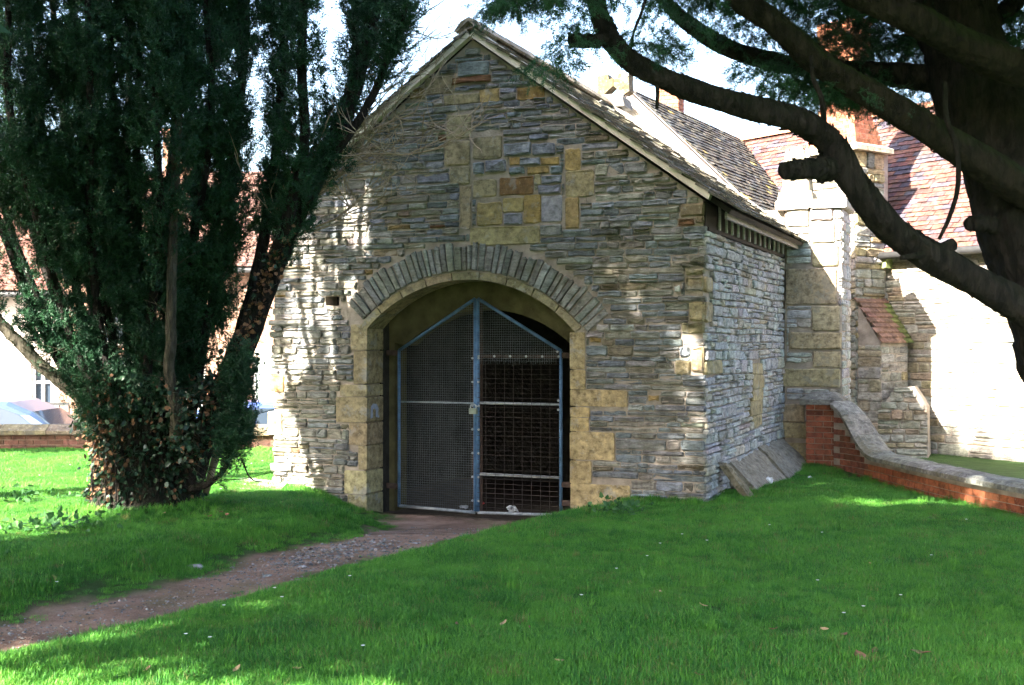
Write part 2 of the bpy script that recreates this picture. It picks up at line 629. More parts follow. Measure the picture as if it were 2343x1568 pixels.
def G(x, y):
    x, y = np.asarray(x, float), np.asarray(y, float)
    z = 0.05 * (vnoise(x * 0.7 + 5, y * 0.7 + 9) - 0.5) + 0.02 * (vnoise(x * 2.3, y * 2.3) - 0.5)
    d = path_dist(x, y)
    hollow = 0.14 + 0.21 * smooth(10.5, 13.0, y)
    z = z - hollow * smooth(0, 1, (0.7 + 0.65 * smooth(11.8, 13.0, y) - d) / (0.82 + 0.65 * smooth(11.8, 13.0, y)))
    z = z - 0.05 * smooth(0.9, 0.3, np.abs(x - 4.35 - (15.0 - y) * 0.17)) * smooth(15.4, 14.6, y)
    z = z - 0.07 * np.exp(-((x + 2.6) ** 2 + (y - 13.7) ** 2) / 0.5)
    z = z + 0.07 * np.exp(-((x - TREE[0]) ** 2 + (y - TREE[1]) ** 2) / 0.7)
    lx = (x - OX) * EX[0] + (y - OY) * EX[1]; ly = (x - OX) * EY[0] + (y - OY) * EY[1]
    ins = smooth(0.05, 0.3, lx) * smooth(0.05, 0.3, WB - lx) * smooth(0.25, 0.5, ly) * smooth(4.35, 4.15, ly)
    z = z * (1 - ins) - 0.6 * ins
    drop = smooth(18.05, 18.25, y) * smooth(-0.6, -0.9, x)
    z = z * (1 - drop) - 0.92 * drop
    far = smooth(60, 300, np.hypot(x, y))
    return z - far * 0.2


def axis(lo, a, b, hi, fine, n):
    mid = np.arange(a, b, fine)
    return np.concatenate([lo + (a - lo) * (1 - (1 - np.linspace(0, 1, n, endpoint=False)) ** 3), mid, b + (hi - b) * np.linspace(0, 1, n) ** 3])


gx, gy = axis(-900, -9, 8, 900, 0.09, 30), axis(-300, 4.2, 19, 1500, 0.09, 30)
XX, YY = np.meshgrid(gx, gy)
ZZ = G(XX, YY)
dd = path_dist(XX, YY) + 0.25 * (vnoise(XX * 4, YY * 4) - 0.5) + 0.15 * (vnoise(XX * 11, YY * 11) - 0.5)
nx, ny = len(gx), len(gy)
vv = np.stack([XX, YY, ZZ], -1).reshape(-1, 3)
ii = np.arange(nx * ny).reshape(ny, nx)
ff = np.stack([ii[:-1, :-1], ii[:-1, 1:], ii[1:, 1:], ii[1:, :-1]], -1).reshape(-1, 4)
me = bpy.data.meshes.new('ground')
me.vertices.add(len(vv)); me.vertices.foreach_set('co', vv.ravel())
me.loops.add(ff.size); me.loops.foreach_set('vertex_index', ff.ravel().astype(np.int32))
me.polygons.add(len(ff)); me.polygons.foreach_set('loop_start', np.arange(0, ff.size, 4, dtype=np.int32))
me.polygons.foreach_set('use_smooth', [True] * len(ff))
me.update()
at = me.attributes.new('path', 'FLOAT', 'POINT')
at.data.foreach_set('value', smooth(0.10, -0.18, dd).ravel().astype(np.float32))
mg, nt, b = new_mat('ground')
a = nt.nodes.new('ShaderNodeAttribute'); a.attribute_name = 'path'
v = coords(nt)
soil = ramp(nt, noise(nt, v, 3.5, 6, 0.65), [(0.3, (0.15, 0.092, 0.066)), (0.52, (0.30, 0.19, 0.138)), (0.75, (0.40, 0.28, 0.215))])
soil = mixc(nt, ramp(nt, noise(nt, v, 60, 4), [(0.55, (0, 0, 0)), (0.7, (0.4, 0.4, 0.4))]), soil, (0.26, 0.24, 0.23))
soil = mixc(nt, ramp(nt, noise(nt, v, 1.6, 4), [(0.55, (0, 0, 0)), (0.7, (0.45, 0.45, 0.45))]), soil, (0.14, 0.14, 0.05))
turf = ramp(nt, noise(nt, v, 5, 5), [(0.3, (0.028, 0.060, 0.014)), (0.7, (0.060, 0.115, 0.028))])
nt.links.new(mixc(nt, a.outputs['Fac'], turf, soil), b.inputs['Base Color'])
b.inputs['Roughness'].default_value = 0.95
b.inputs['Specular IOR Level'].default_value = 0.2
p_ = bump(nt, b, noise(nt, v, 25, 6, 0.7), 0.03)
bump(nt, b, noise(nt, v, 110, 4, 0.7), 0.008, 1.0, p_)
me.materials.append(mg)
go = bpy.data.objects.new('ground', me); col.objects.link(go)
tag(go, kind='structure')


def on_ground(px, py, z=0.0):
    for _ in range(4):
        x, y = gp(px, py, z)
        z = float(G(x, y))
    return x, y, z


mb = MB()
mb.box(-60, -1.2, 19.6, 25.2, -0.95, -0.86)
tag(mb.build('road', M['asphalt']), kind='structure')
mb = MB()
mb.box(-60, -1.2, 25.2, 27.6, -0.95, -0.75)
tag(mb.build('pavement', plain('pavement_concrete', (0.42, 0.39, 0.35), 0.9, 4, 0.15, 40, 0.004)), kind='structure')

# ================================================================== STONE BUILDING
BMAT = Matrix.Translation((OX, OY, 0)) @ Matrix.Rotation(-ANG, 4, 'Z')


def bw(x, y, z):
    return BMAT @ Vector((x, y, z))


bld = empty('stone_building', (OX, OY, 0), -ANG)
tag(bld, 'small gabled grey rubble stone building with an arched gated opening', 'building')
fnF = lambda u, w, d: (u, -d, w)
fnS = lambda u, w, d: (WB + d, u, w)

XC, ZC, R1, R2, R3 = 2.47, 0.611, 1.669, 1.752, 2.055
XL, XR, ZS = 1.25, 3.69, 1.75
SL = (ZA - ZE) / HX


def arc(r, a0, a1, n, zc=ZC):
    return [(XC + r * math.sin(a0 + (a1 - a0) * k / n), zc + r * math.cos(a0 + (a1 - a0) * k / n)) for k in range(n + 1)]


def holed(name, outer, holes, y0, y1, mat, parent):
    loops = [outer] + holes
    tri = tessellate_polygon([[Vector((u, w, 0)) for u, w in l] for l in loops])
    flat = [p for l in loops for p in l]
    n = len(flat)
    v = [(u, y0, w) for u, w in flat] + [(u, y1, w) for u, w in flat]
    f = [tuple(t) for t in tri] + [tuple(i + n for i in reversed(t)) for t in tri]
    k = 0
    for l in loops:
        m = len(l)
        f += [(k + i, k + (i + 1) % m, k + (i + 1) % m + n, k + i + n) for i in range(m)]
        k += m
    return mesh_obj(name, v, f, mat, parent)


hole_a = math.acos((ZS - ZC) / (R2 - 0.01))
opening = [(XL - 0.04, -0.6), (XL - 0.04, ZS)] + arc(R2 - 0.01, -hole_a, hole_a, 24)[0:] + [(XR + 0.04, ZS), (XR + 0.04, -0.6)]
h0, h1 = fac(745, 700), fac(776, 678)
putlog = [(h0[0], h0[1]), (h0[0], h1[1]), (h1[0], h1[1]), (h1[0], h0[1])]
outer = [(0.02, -0.6), (XL - 0.04, -0.6)] + opening[1:-1] + [(XR + 0.04, -0.6), (WB - 0.02, -0.6), (WB - 0.02, ZE), (HX, ZA), (0.02, ZE)]
front = holed('front_wall', outer, [putlog], 0.0, 0.42, M['mortar'], bld)
mb = MB()
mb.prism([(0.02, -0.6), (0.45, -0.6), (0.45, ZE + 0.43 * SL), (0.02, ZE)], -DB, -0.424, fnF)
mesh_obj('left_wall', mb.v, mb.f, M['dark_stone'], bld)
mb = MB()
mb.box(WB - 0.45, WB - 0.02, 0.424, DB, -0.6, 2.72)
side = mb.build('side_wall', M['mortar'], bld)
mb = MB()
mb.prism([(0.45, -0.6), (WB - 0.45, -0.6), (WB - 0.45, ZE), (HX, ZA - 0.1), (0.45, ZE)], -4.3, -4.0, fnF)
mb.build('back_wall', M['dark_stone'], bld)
mb = MB(); mb.box(WB - 0.48, WB - 0.455, 0.45, 4.0, -0.36, 2.78); mb.build('added_dark_lining', M['dark_stone'], bld)  # dark sheets added to keep the room black behind the gate
mb = MB(); mb.box(0.45, 1.0, 0.425, 0.44, -0.36, 3.0); mb.build('added_dark_lining', M['dark_stone'], bld)
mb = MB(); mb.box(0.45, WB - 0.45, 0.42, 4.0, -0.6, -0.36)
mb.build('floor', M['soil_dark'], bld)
# rear arch inside the opening
ra = math.acos(1.30 / 1.50)
inner = [(1.30, -0.6), (1.30, 1.60)] + arc(1.50, -0.85, 0.85, 18, 0.47)[1:-1] + [(3.62, 1.60), (3.62, -0.6)]
mb = MB()
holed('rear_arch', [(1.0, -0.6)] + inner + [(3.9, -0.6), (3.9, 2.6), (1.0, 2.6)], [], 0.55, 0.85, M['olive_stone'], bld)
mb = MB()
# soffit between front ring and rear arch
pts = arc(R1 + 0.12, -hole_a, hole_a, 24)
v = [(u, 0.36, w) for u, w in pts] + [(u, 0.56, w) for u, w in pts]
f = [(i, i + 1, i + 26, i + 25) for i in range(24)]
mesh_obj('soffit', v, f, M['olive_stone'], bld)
mb = MB()
mb.box(h0[0], h1[0], 0.25, 0.27, h0[1], h1[1])
mb.build('socket_back', M['dark_stone'], bld)
mb = MB(); mb.box(XL - 0.35, XL - 0.02, 0.36, 0.56, -0.6, ZS + 0.2); mb.build('rebate', M['dark_stone'], bld)
mb = MB(); mb.box(XR + 0.06, XR + 0.4, 0.36, 0.56, -0.6, ZS + 0.2); mb.build('rebate', M['dark_stone'], bld)

pcs = Pieces()
special = []


def block(px0, py0, px1, py1, c, mat='sandstone', proud=0.016, rough=0.003, bev=0.008, name=None, jit=0.006):
    a, t = fac(px0, py0)
    b_, _ = fac(px1, py0)
    _, w0 = fac((px0 + px1) / 2, py1)
    _, w1 = fac((px0 + px1) / 2, py0)
    special.append((a, b_, w0, w1))
    v, f = stone(outline(a, b_, w0, w1, jit, 0.07), fnF, proud, rough, bev)
    if name:
        mesh_obj(name, v, f, M[mat], front, np.tile(np.array(jc(c, 0.08), np.float32), (len(v), 1)))
    else:
        pcs.add(v, f, jc(c, 0.08), M[mat], front)


# filled former window in the gable, and odd blocks
for r in ((1023, 263, 1078, 317, YG), (1018, 323, 1076, 380, YG), (1030, 382, 1076, 422, (0.27, 0.235, 0.16)), (1053, 426, 1078, 526, (0.31, 0.26, 0.17)),
          (1083, 312, 1149, 363, YG), (1166, 361, 1189, 378, OCHRE), (1238, 361, 1279, 378, OCHRE), (1206, 382, 1256, 398, OCHRE),
          (1143, 405, 1221, 446, (0.21, 0.12, 0.055)), (1084, 412, 1136, 451, YG), (1091, 463, 1148, 516, (0.31, 0.24, 0.11)),
          (1151, 454, 1198, 486, (0.34, 0.26, 0.12)), (1199, 447, 1237, 511, (0.33, 0.23, 0.09)), (1293, 342, 1328, 390, (0.37, 0.27, 0.11)),
          (1294, 390, 1359, 450, (0.34, 0.28, 0.15)), (1293, 453, 1325, 524, (0.35, 0.26, 0.12)), (1076, 519, 1235, 560, (0.30, 0.265, 0.14)),
          (972, 176, 1036, 216, YG), (938, 203, 972, 227, OCHRE), (1017, 217, 1096, 239, YG), (1098, 204, 1142, 235, (0.31, 0.23, 0.10)), (1184, 199, 1246, 228, (0.24, 0.16, 0.06)),
          (1222, 400, 1238, 424, YG), (617, 858, 650, 897, OCHRE), (612, 942, 645, 995, YEL), (1483, 905, 1508, 918, OCHRE), (1350, 772, 1375, 783, OCHRE)):
    block(*r)
for r in ((1083, 373, 1107, 399, BLUE), (1112, 367, 1157, 393, BLUE), (1190, 362, 1235, 378, BLUE), (1166, 383, 1200, 399, BLUE), (1261, 381, 1286, 397, BLUE),
          (1154, 489, 1194, 514, BLUE), (1238, 515, 1285, 540, GREY), (1049, 143, 1119, 174, BLUE), (1154, 328, 1215, 355, BLUE), (1219, 329, 1270, 355, BLUE),
          (1240, 403, 1285, 420, BLUE), (1232, 424, 1283, 443, BLUE)):
    block(*r, mat='lias', proud=0.03, rough=0.007, bev=0.012)
block(1036, 176, 1123, 191, RUSTC, mat='lias', proud=0.03, rough=0.008)
block(1239, 448, 1286, 508, (0.30, 0.31, 0.36), mat='sandstone', proud=0.012)
block(1544, 655, 1557, 668, (0.5, 0.5, 0.5), mat='sandstone', proud=0.03, name='pale_plug')
# quoins on the right hand corner
for r in ((1557, 465, 1611, 495), (1592, 497, 1611, 511), (1569, 615, 1611, 628), (1569, 634, 1611, 667), (1578, 692, 1611, 735), (1560, 738, 1611, 762), (1582, 794, 1611, 850), (1545, 825, 1580, 857)):
    block(*r, (0.265, 0.22, 0.135), name='quoin', proud=0.028, rough=0.008, bev=0.016)


def jamb(px0, py0, px1, py1, left, c=YEL):
    a, _ = fac(px0, py0); b_, _ = fac(px1, py0)
    _, w0 = fac((px0 + px1) / 2, py1); _, w1 = fac((px0 + px1) / 2, py0)
    if left: b_ = XL + rng.normal() * 0.004
    else: a = XR + rng.normal() * 0.004 - 0.02
    special.append((a, b_, w0, w1))
    g = 0.005
    poly = outline(a, b_, w0 + g, w1 - g, 0.003, 0.05)
    mb = MB(); mb.prism(poly, -0.36, 0.012 + rng.random() * 0.008, fnF)
    mesh_obj('jamb_stone', mb.v, mb.f, M['sandstone'], front, np.tile(np.array(jc(c, 0.07), np.float32), (len(mb.v), 1)))


for r in ((804, 742, 840, 802), (811, 802, 840, 880), (780, 880, 840, 908), (771, 908, 840, 967), (800, 967, 840, 1019), (821, 1019, 840, 1076), (790, 1076, 840, 1131), (797, 1131, 840, 1195)):
    jamb(*r, True)
for r in ((1303, 760, 1338, 846), (1303, 846, 1339, 892), (1302, 892, 1435, 931), (1302, 931, 1349, 955), (1302, 955, 1347, 988), (1302, 988, 1406, 1053), (1300, 1053, 1353, 1107), (1299, 1107, 1441, 1168), (1299, 1168, 1365, 1215)):
    jamb(*r, False, (0.44, 0.34, 0.18))
# pale blue paint daubed on the left jamb
fnJ = lambda u, w, d: (XL + 0.004 + d, u, w)
ju, jz = sid(846, 958, XL); jt = sid(846, 926, XL)[1]; jw = sid(866, 940, XL)[0] - ju
mb = MB()
pm = [(0.0, 0.0), (0.28, 0.05), (0.25, 0.6), (0.45, 0.72), (0.62, 0.55), (0.6, 0.08), (0.95, 0.0), (1.0, 0.12), (0.86, 0.2), (0.9, 0.7), (0.7, 1.0), (0.3, 1.05), (0.05, 0.85)]
mb.prism([(ju + u * jw, jz + w * (jt - jz)) for u, w in pm], 0.003, 0.0055, fnJ)
mb.build('paint_mark', plain('pale_blue_paint', (0.33, 0.37, 0.47), 0.7, 30, 0.2, 60, 0.001), front)
# yellow arch ring
n = 9
for k in range(n):
    g = 0.004
    a0, a1 = -hole_a + 2 * hole_a * k / n + g, -hole_a + 2 * hole_a * (k + 1) / n - g
    poly = arc(R1, a0, a1, 4) + arc(R2, a0, a1, 4)[::-1]
    mb = MB(); mb.prism(poly, -0.36, 0.014 + rng.random() * 0.006, fnF)
    mesh_obj('arch_stone', mb.v, mb.f, M['sandstone'], front, np.tile(np.array(jc(YG, 0.08), np.float32), (len(mb.v), 1)))
# upright lias voussoirs
a = R(-45.5)
while a < R(50):
    da = rng.uniform(0.030, 0.052)
    g = 0.0045
    ro, ri = R3 + rng.normal() * 0.018, R2 + 0.012 + abs(rng.normal()) * 0.008
    poly = []
    for rr, aa in ((ri, a + g), (ri, a + da - g), ((ri + ro) / 2, a + da - g * 1.2), (ro, a + da - g * 1.2), (ro + rng.normal() * 0.01, a + da / 2), (ro, a + g * 1.2), ((ri + ro) / 2, a + g)):
        poly.append((XC + rr * math.sin(aa) + rng.normal() * 0.002, ZC + rr * math.cos(aa) + rng.normal() * 0.002))
    poly = [poly[0]] + poly[1:]
    v, f = stone(poly, fnF, rng.uniform(0.02, 0.045), 0.005, 0.008)
    mesh_obj('voussoir', v, f, M['lias'], front, np.tile(np.array(jc((0.26, 0.265, 0.25), 0.14), np.float32), (len(v), 1)))
    a += da


def clipF(z0, z1):
    iv = [(rng.normal() * 0.022, WB + 0.01 + rng.normal() * 0.012)]
    zt = z1
    if zt > ZE:
        k = (zt - ZE) / SL
        iv = [(k + 0.02, WB - k - 0.02)] if WB - 2 * k > 0.15 else []
    for zz in (z0, z1):
        if ZS - 0.02 < zz < ZC + R3 + 0.04:
            dz = max(zz - ZC, 0)
            rr = R3 + 0.03
            h = math.sqrt(max(rr * rr - dz * dz, 0))
            # the voussoir ring stops short of the springing
            ang = math.atan2(h, dz)
            if ang < R(51): iv = sub_intervals(iv, XC - h, XC + h)
            else:
                h2 = dz * math.tan(R(51)) + 0.02
                iv = sub_intervals(iv, XC - max(h2 - 0.1, 1.22), XC + max(h2, 1.24))
    if z0 < ZS: iv = sub_intervals(iv, XL - 0.02, XR + 0.01)
    return iv


special.append((h0[0] - 0.01, h1[0] + 0.01, h0[1], h1[1]))
rubble(pcs, front, fnF, -0.42, ZA - 0.05, clipF, special, (0.045, 0.082), (0.10, 0.34), lias_col, M['lias'], (0.006, 0.034), 0.008, 0.010, 0.12, 0.006)

# side wall stones
sp2 = []


def sblock(px0, py0, px1, py1, c):
    a, _ = sid(px0, py0); b_, _ = sid(px1, py0)
    _, w0 = sid((px0 + px1) / 2, py1); _, w1 = sid((px0 + px1) / 2, py0)
    sp2.append((a, b_, w0, w1))
    v, f = stone(outline(a, b_, w0, w1, 0.006), fnS, 0.022, 0.004, 0.01)
    mesh_obj('dressed_stone', v, f, M['sandstone'], side, np.tile(np.array(jc(c, 0.08), np.float32), (len(v), 1)))


for r in ((1717, 832, 1741, 858), (1719, 858, 1744, 890), (1719, 890, 1742, 916), (1713, 916, 1741, 950), (1718, 950, 1740, 976), (1612, 826, 1648, 856), (1612, 634, 1626, 668), (1612, 692, 1626, 738)):
    sblock(*r, YEL)
side_col = lambda x, z: jc((0.42, 0.43, 0.44) if rng.random() < 0.85 else (0.45, 0.42, 0.36), 0.09)
rubble(pcs, side, fnS, -0.35, 2.715, lambda a, b_: [(0.0, DB - 0.08)], sp2, (0.055, 0.12), (0.12, 0.42), side_col, M['lias'], (0.012, 0.04), 0.006, 0.012)
pcs.finish('stone', 'small_stones', 300, BMAT)

# sloping slabs at the foot of the side wall
for (u0, u1, top_, run_, tone) in ((0.98, 2.55, 0.33, 0.98, (0.24, 0.215, 0.17)), (2.56, 4.18, 0.37, 0.95, (0.21, 0.19, 0.15))):
    nu, nw = 12, 5
    v = []
    for i_ in range(nu + 1):
        for k_ in range(nw + 1):
            u = u0 + (u1 - u0) * i_ / nu + (rng.normal() * 0.02 if 0 < i_ < nu else 0)
            w = -0.2 + (top_ + 0.2 + 0.03 * math.sin(u * 3)) * k_ / nw
            v.append((WB + 0.03 + (top_ - w) * run_ + rng.normal() * 0.012 - (0.03 if k_ == nw else 0), u, w + rng.normal() * 0.01))
    n0 = len(v)
    v += [(WB - 0.02, p[1], p[2] - 0.02) for p in v]
    f = [(i_ * (nw + 1) + k_, (i_ + 1) * (nw + 1) + k_, (i_ + 1) * (nw + 1) + k_ + 1, i_ * (nw + 1) + k_ + 1) for i_ in range(nu) for k_ in range(nw)]
    f += [(i_ * (nw + 1) + nw, (i_ + 1) * (nw + 1) + nw, n0 + (i_ + 1) * (nw + 1) + nw, n0 + i_ * (nw + 1) + nw) for i_ in range(nu)]
    for i_ in (0, nu): f += [(i_ * (nw + 1) + k_, i_ * (nw + 1) + k_ + 1, n0 + i_ * (nw + 1) + k_ + 1, n0 + i_ * (nw + 1) + k_) for k_ in range(nw)]
    mesh_obj('plinth_slab', v, f, M['ashlar'], side, np.tile(np.array(tone, np.float32), (len(v), 1)))
v, f = stone(outline(0.50, 0.70, -0.1, 0.34, 0.025), lambda u, w, d: (WB + 0.06 + (0.34 - w) * 0.7 + d, u - w * 0.2, w), 0.07, 0.014, 0.03)
mesh_obj('plinth_slab', v, f, M['ashlar'], side, np.tile(np.array((0.22, 0.19, 0.14), np.float32), (len(v), 1)))

# roof
roof = empty('roof'); roof.parent = bld
cosr, sinr = 1 / math.hypot(1, SL), SL / math.hypot(1, SL)
SLEN = (HX + 0.24) / cosr


def slope_fn(side_):
    # s = distance down the slope from the ridge, y, h = height above the slope
    def fn(s, y, h):
        x = s * cosr + h * sinr
        z = ZA + 0.02 - s * sinr + h * cosr
        return (HX + side_ * x, y, z)
    return fn


for sd in (1, -1):
    fn = slope_fn(sd)
    mb = MB()
    v = [fn(s, y, h) for h in (0.0, 0.05) for y in (0.0, DB) for s in (0.0, SLEN)]
    mb.add(v, [(0, 2, 3, 1), (4, 5, 7, 6), (0, 1, 5, 4), (2, 6, 7, 3), (0, 4, 6, 2), (1, 3, 7, 5)])
    mb.build('roof_deck', M['dark_wood'], roof)
    mb = MB()
    smax = (HX + 0.05) / cosr if sd > 0 else SLEN - 0.1
    # undercloak: a mortared cream band on the gable verge
    prof = [(0.0, 0.004), (smax, 0.004), (smax - 0.02, 0.085), (0.0, 0.10)]
    v = [fn(s, -0.085, h) for s, h in prof] + [fn(s, 0.006, h) for s, h in prof]
    mb.add(v, [(0, 1, 2, 3), (7, 6, 5, 4), (0, 4, 5, 1), (1, 5, 6, 2), (2, 6, 7, 3), (3, 7, 4, 0)])
    mb.build('verge_band', M['undercloak'], roof)
pcs = Pieces()
for sd in (1, -1):
    fn = slope_fn(sd)
    nc = int(SLEN / 0.165)
    for c in range(nc + 1):
        s1 = SLEN + 0.03 - c * 0.165 + rng.normal() * 0.006
        y = -0.11 + rng.normal() * 0.012
        while y < DB - 0.02:
            w = rng.uniform(0.18, 0.36)
            y1 = min(y + w, DB)
            th = rng.uniform(0.014, 0.024)
            L_ = min(0.30, s1 - 0.0) if s1 > 0.12 else 0.1
            lift = 0.052 + rng.random() * 0.006
            tail = lift + 0.030 + rng.normal() * 0.004
            j = [rng.normal() * 0.006 for _ in range(4)]
            q = [(s1 + j[0], y + 0.004), (s1 + j[1], y1 - 0.004), (s1 - L_, y1 - 0.004), (s1 - L_, y + 0.004)]
            hs = [tail, tail + rng.normal() * 0.004, lift, lift]
            v = [fn(s, yy, h) for (s, yy), h in zip(q, hs)] + [fn(s, yy, h + th) for (s, yy), h in zip(q, hs)]
            f = [(0, 1, 2, 3), (7, 6, 5, 4), (0, 4, 5, 1), (1, 5, 6, 2), (2, 6, 7, 3), (3, 7, 4, 0)]
            pcs.add(v, f, jc((0.105, 0.095, 0.07) if rng.random() < 0.75 else (0.15, 0.145, 0.125), 0.2), M['slate'], roof)
            y = y1
pcs.finish('roof_slate', 'roof_slates_rest', 300, BMAT)
for k in range(11):
    y0, y1 = -0.12 + k * 0.42, -0.12 + (k + 1) * 0.42 - 0.012
    mb = MB()
    prof = [(-0.17, -0.03), (-0.09, 0.065), (0, 0.105), (0.09, 0.065), (0.17, -0.03), (0.15, -0.05), (0.0, 0.065), (-0.15, -0.05)]
    mb.prism([(HX + u, ZA + 0.115 + w + rng.normal() * 0.003) for u, w in prof], -min(y1, DB), -y0, fnF)
    mesh_obj('ridge_tile', mb.v, mb.f, M['slate'], roof, np.tile(np.array(jc((0.24, 0.2, 0.15), 0.1), np.float32), (len(mb.v), 1)))
# eaves on the right: plate, rafter feet, fascia
mb = MB(); mb.box(WB - 0.1, WB + 0.03, 0.05, DB - 0.05, 2.723, 2.76)
mb.build('wall_plate', M['dark_wood'], roof)
mb = MB(); mb.box(WB - 0.2, WB - 0.14, 0.43, DB - 0.05, 2.72, 3.12)
mb.build('eaves_shade_backing', M['dark_wood'], roof)  # dark boards added to paint the shade of the eaves gap
mb = MB(); mb.box(WB - 0.012, WB + 0.004, 0.01, 0.44, 2.765, 3.015); mb.build('eaves_shade_backing', M['dark_wood'], roof)
for k in range(13):
    y = 0.5 + k * 0.305 + rng.normal() * 0.012
    mb = MB()
    mb.prism([(WB + 0.02, 2.762), (WB + 0.042, 2.762), (WB + 0.042, 3.0), (WB + 0.02, 3.02)], -(y + 0.03), -y, fnF)
    mb.build('rafter_foot', M['pale_wood'], roof)
mb = MB(); mb.box(WB + 0.172, WB + 0.20, 0.12, DB - 0.02, 2.84, 2.90)
mb.build('fascia_board', M['grey_wood'], roof)

# ------------------------------------------------------------------ gate
gy = 0.42
GB = bw(2.41, gy, -0.33)
gate = empty('double_gate', GB, -ANG)
tag(gate, 'blue steel double gate of wire mesh with pointed top in the arched opening', 'gate')
XA, XB, XM, ZT0, ZT1, ZB_ = -0.98, 1.00, -0.005, 1.84, 2.43, 0.045     # relative to the gate's base
V = lambda x, z, y=0.0: Vector((x, y, z))
for sgn, x0, x1 in ((-1, XA, XM - 0.018), (1, XM + 0.018, XB)):
    leaf = empty('gate_leaf'); leaf.parent = gate
    xo, xi = (x0, x1) if sgn < 0 else (x1, x0)

    def top(x):
        return ZT0 + (ZT1 - ZT0) * (1 - abs(x - XM) / (abs(xo - XM)))
    for nm, a_, b_, r_, mt in (('outer_stile', V(xo, ZB_), V(xo, ZT0), 0.019, 'blue_paint'), ('inner_stile', V(xi, ZB_), V(xi, top(xi)), 0.019, 'blue_paint'),
                               ('top_rail', V(xo, ZT0), V(xi, top(xi)), 0.019, 'blue_paint'), ('bottom_rail', V(xo, ZB_ + 0.01), V(xi, ZB_ - 0.015), 0.018, 'galv')):
        mb = MB(); mb.bar(a_, b_, r_, 12); mb.build(nm, M[mt], leaf, True)
    rails = (1.25,) if sgn < 0 else (1.255, 0.46)
    for z in rails:
        mb = MB(); mb.bar(V(x0, z, 0.012), V(x1, z, 0.012), 0.011 if sgn < 0 else 0.016, 8); mb.build('cross_rail', M['galv'], leaf, True)
    if sgn > 0:
        mb = MB(); mb.box(x0, x1, 0.0, 0.02, 1.76, 1.792); mb.build('lintel_rail', M['rust'], leaf)
    # rusty flat frame beside the stile carrying the mesh
    mb = MB(); mb.box(min(xi, xi + sgn * 0.045), max(xi, xi + sgn * 0.045), 0.02, 0.026, ZB_, top(xi + sgn * 0.045) - 0.02); mb.build('mesh_strip', M['rust'], leaf)
    # wires
    mb = MB(); rw = 0.0011
    if sgn < 0:
        for k in range(1, int((x1 - x0) / 0.0268)):
            x = x0 + k * 0.0268
            z = ZB_
            bow = 0.012 * math.sin(k * 0.4)
            mb.tube([V(x, ZB_, -0.022), V(x + bow, 0.5, -0.028), V(x, 1.2, -0.022), V(x, top(x), -0.02)], [rw] * 4, 3)
        z = ZB_
        while z < ZT1 - 0.04:
            z += 0.0268
            xs = x0 if z < ZT0 else XM + (x0 - XM) * (ZT1 - z) / (ZT1 - ZT0)
            mb.bar(V(xs, z, -0.024), V(x1, z, -0.024), rw, 3)
    else:
        for k in range(1, int((x1 - x0) / 0.0268)):
            x = x0 + k * 0.0268
            mb.bar(V(x, 1.70 + rng.normal() * 0.012, -0.022), V(x, top(x), -0.022), rw, 3)
        z = 1.70
        while z < ZT1 - 0.04:
            z += 0.0268
            xe = x1 if z < ZT0 else XM + (x1 - XM) * (ZT1 - z) / (ZT1 - ZT0)
            mb.bar(V(x0, z, -0.024), V(xe, z, -0.024), rw, 3)
        tag(mb.build('wire_mesh', M['wire'], leaf), kind='stuff')
        mb = MB()
        for k in range(1, 9):
            x = x0 + k * 0.108
            mb.bar(V(x, ZB_, -0.02), V(x + rng.normal() * 0.006, 1.72, -0.02), 0.0024, 4)
        z = ZB_
        k = 0
        while z < 1.68:
            z += 0.053; k += 1
            mb.bar(V(x0, z, -0.023), V(x1, z + rng.normal() * 0.003, -0.023), 0.003 if k % 4 == 0 else 0.0018, 4)
    tag(mb.build('wire_mesh' if sgn < 0 else 'bar_mesh', M['wire'] if sgn < 0 else M['dark_wire'], leaf), kind='stuff')
    ws = [(xi + sgn * 0.02, ZB_ + 0.12 + 0.265 * k) for k in range(7)]
    if sgn > 0: ws += [(x0 + 0.02 + k * 0.19, 1.778) for k in range(6)] + [(xo - 0.02, 1.3), (xo - 0.02, 1.2), (xo - 0.03, 1.83)]
    else: ws += [(x0 + 0.06, 1.25), (x0 + 0.6, 1.25), (x0 + 0.55, ZB_)]
    for (x, z) in ws:
        mb = MB(); mb.bar(V(x, z, -0.034), V(x, z, -0.026), 0.013, 10); mb.bar(V(x, z, -0.042), V(x, z, -0.034), 0.005, 6)
        mb.build('washer', M['galv'], leaf)
    for z in ((1.78, 0.25) if sgn < 0 else (1.76, 0.36, 0.16)):
        mb = MB(); mb.box(min(xo, xo + sgn * 0.16), max(xo, xo + sgn * 0.16), -0.012, 0.03, z, z + 0.06); mb.build('hinge', M['rust'], leaf)

lock = empty('padlock', bw(2.41 + XM - 0.02, gy - 0.045, -0.33 + 1.165), -ANG)
tag(lock, 'chunky grey green padlock joining the two blue gate leaves', 'padlock')
mb = MB(); mb.box(-0.045, 0.045, -0.02, 0.02, -0.032, 0.032); mb.build('lock_body', M['brass'], lock)
mb = MB(); mb.tube([(-0.035, 0, 0.03), (-0.035, 0, 0.06), (-0.015, 0, 0.075), (0.015, 0, 0.075), (0.035, 0, 0.06), (0.035, 0, 0.03)], [0.008] * 6, 8); mb.build('shackle', M['galv'], lock)
mb = MB(); mb.bar((0.02, 0, 0.055), (0.07, 0.02, 0.05), 0.01, 6); mb.build('hasp', M['galv'], lock)


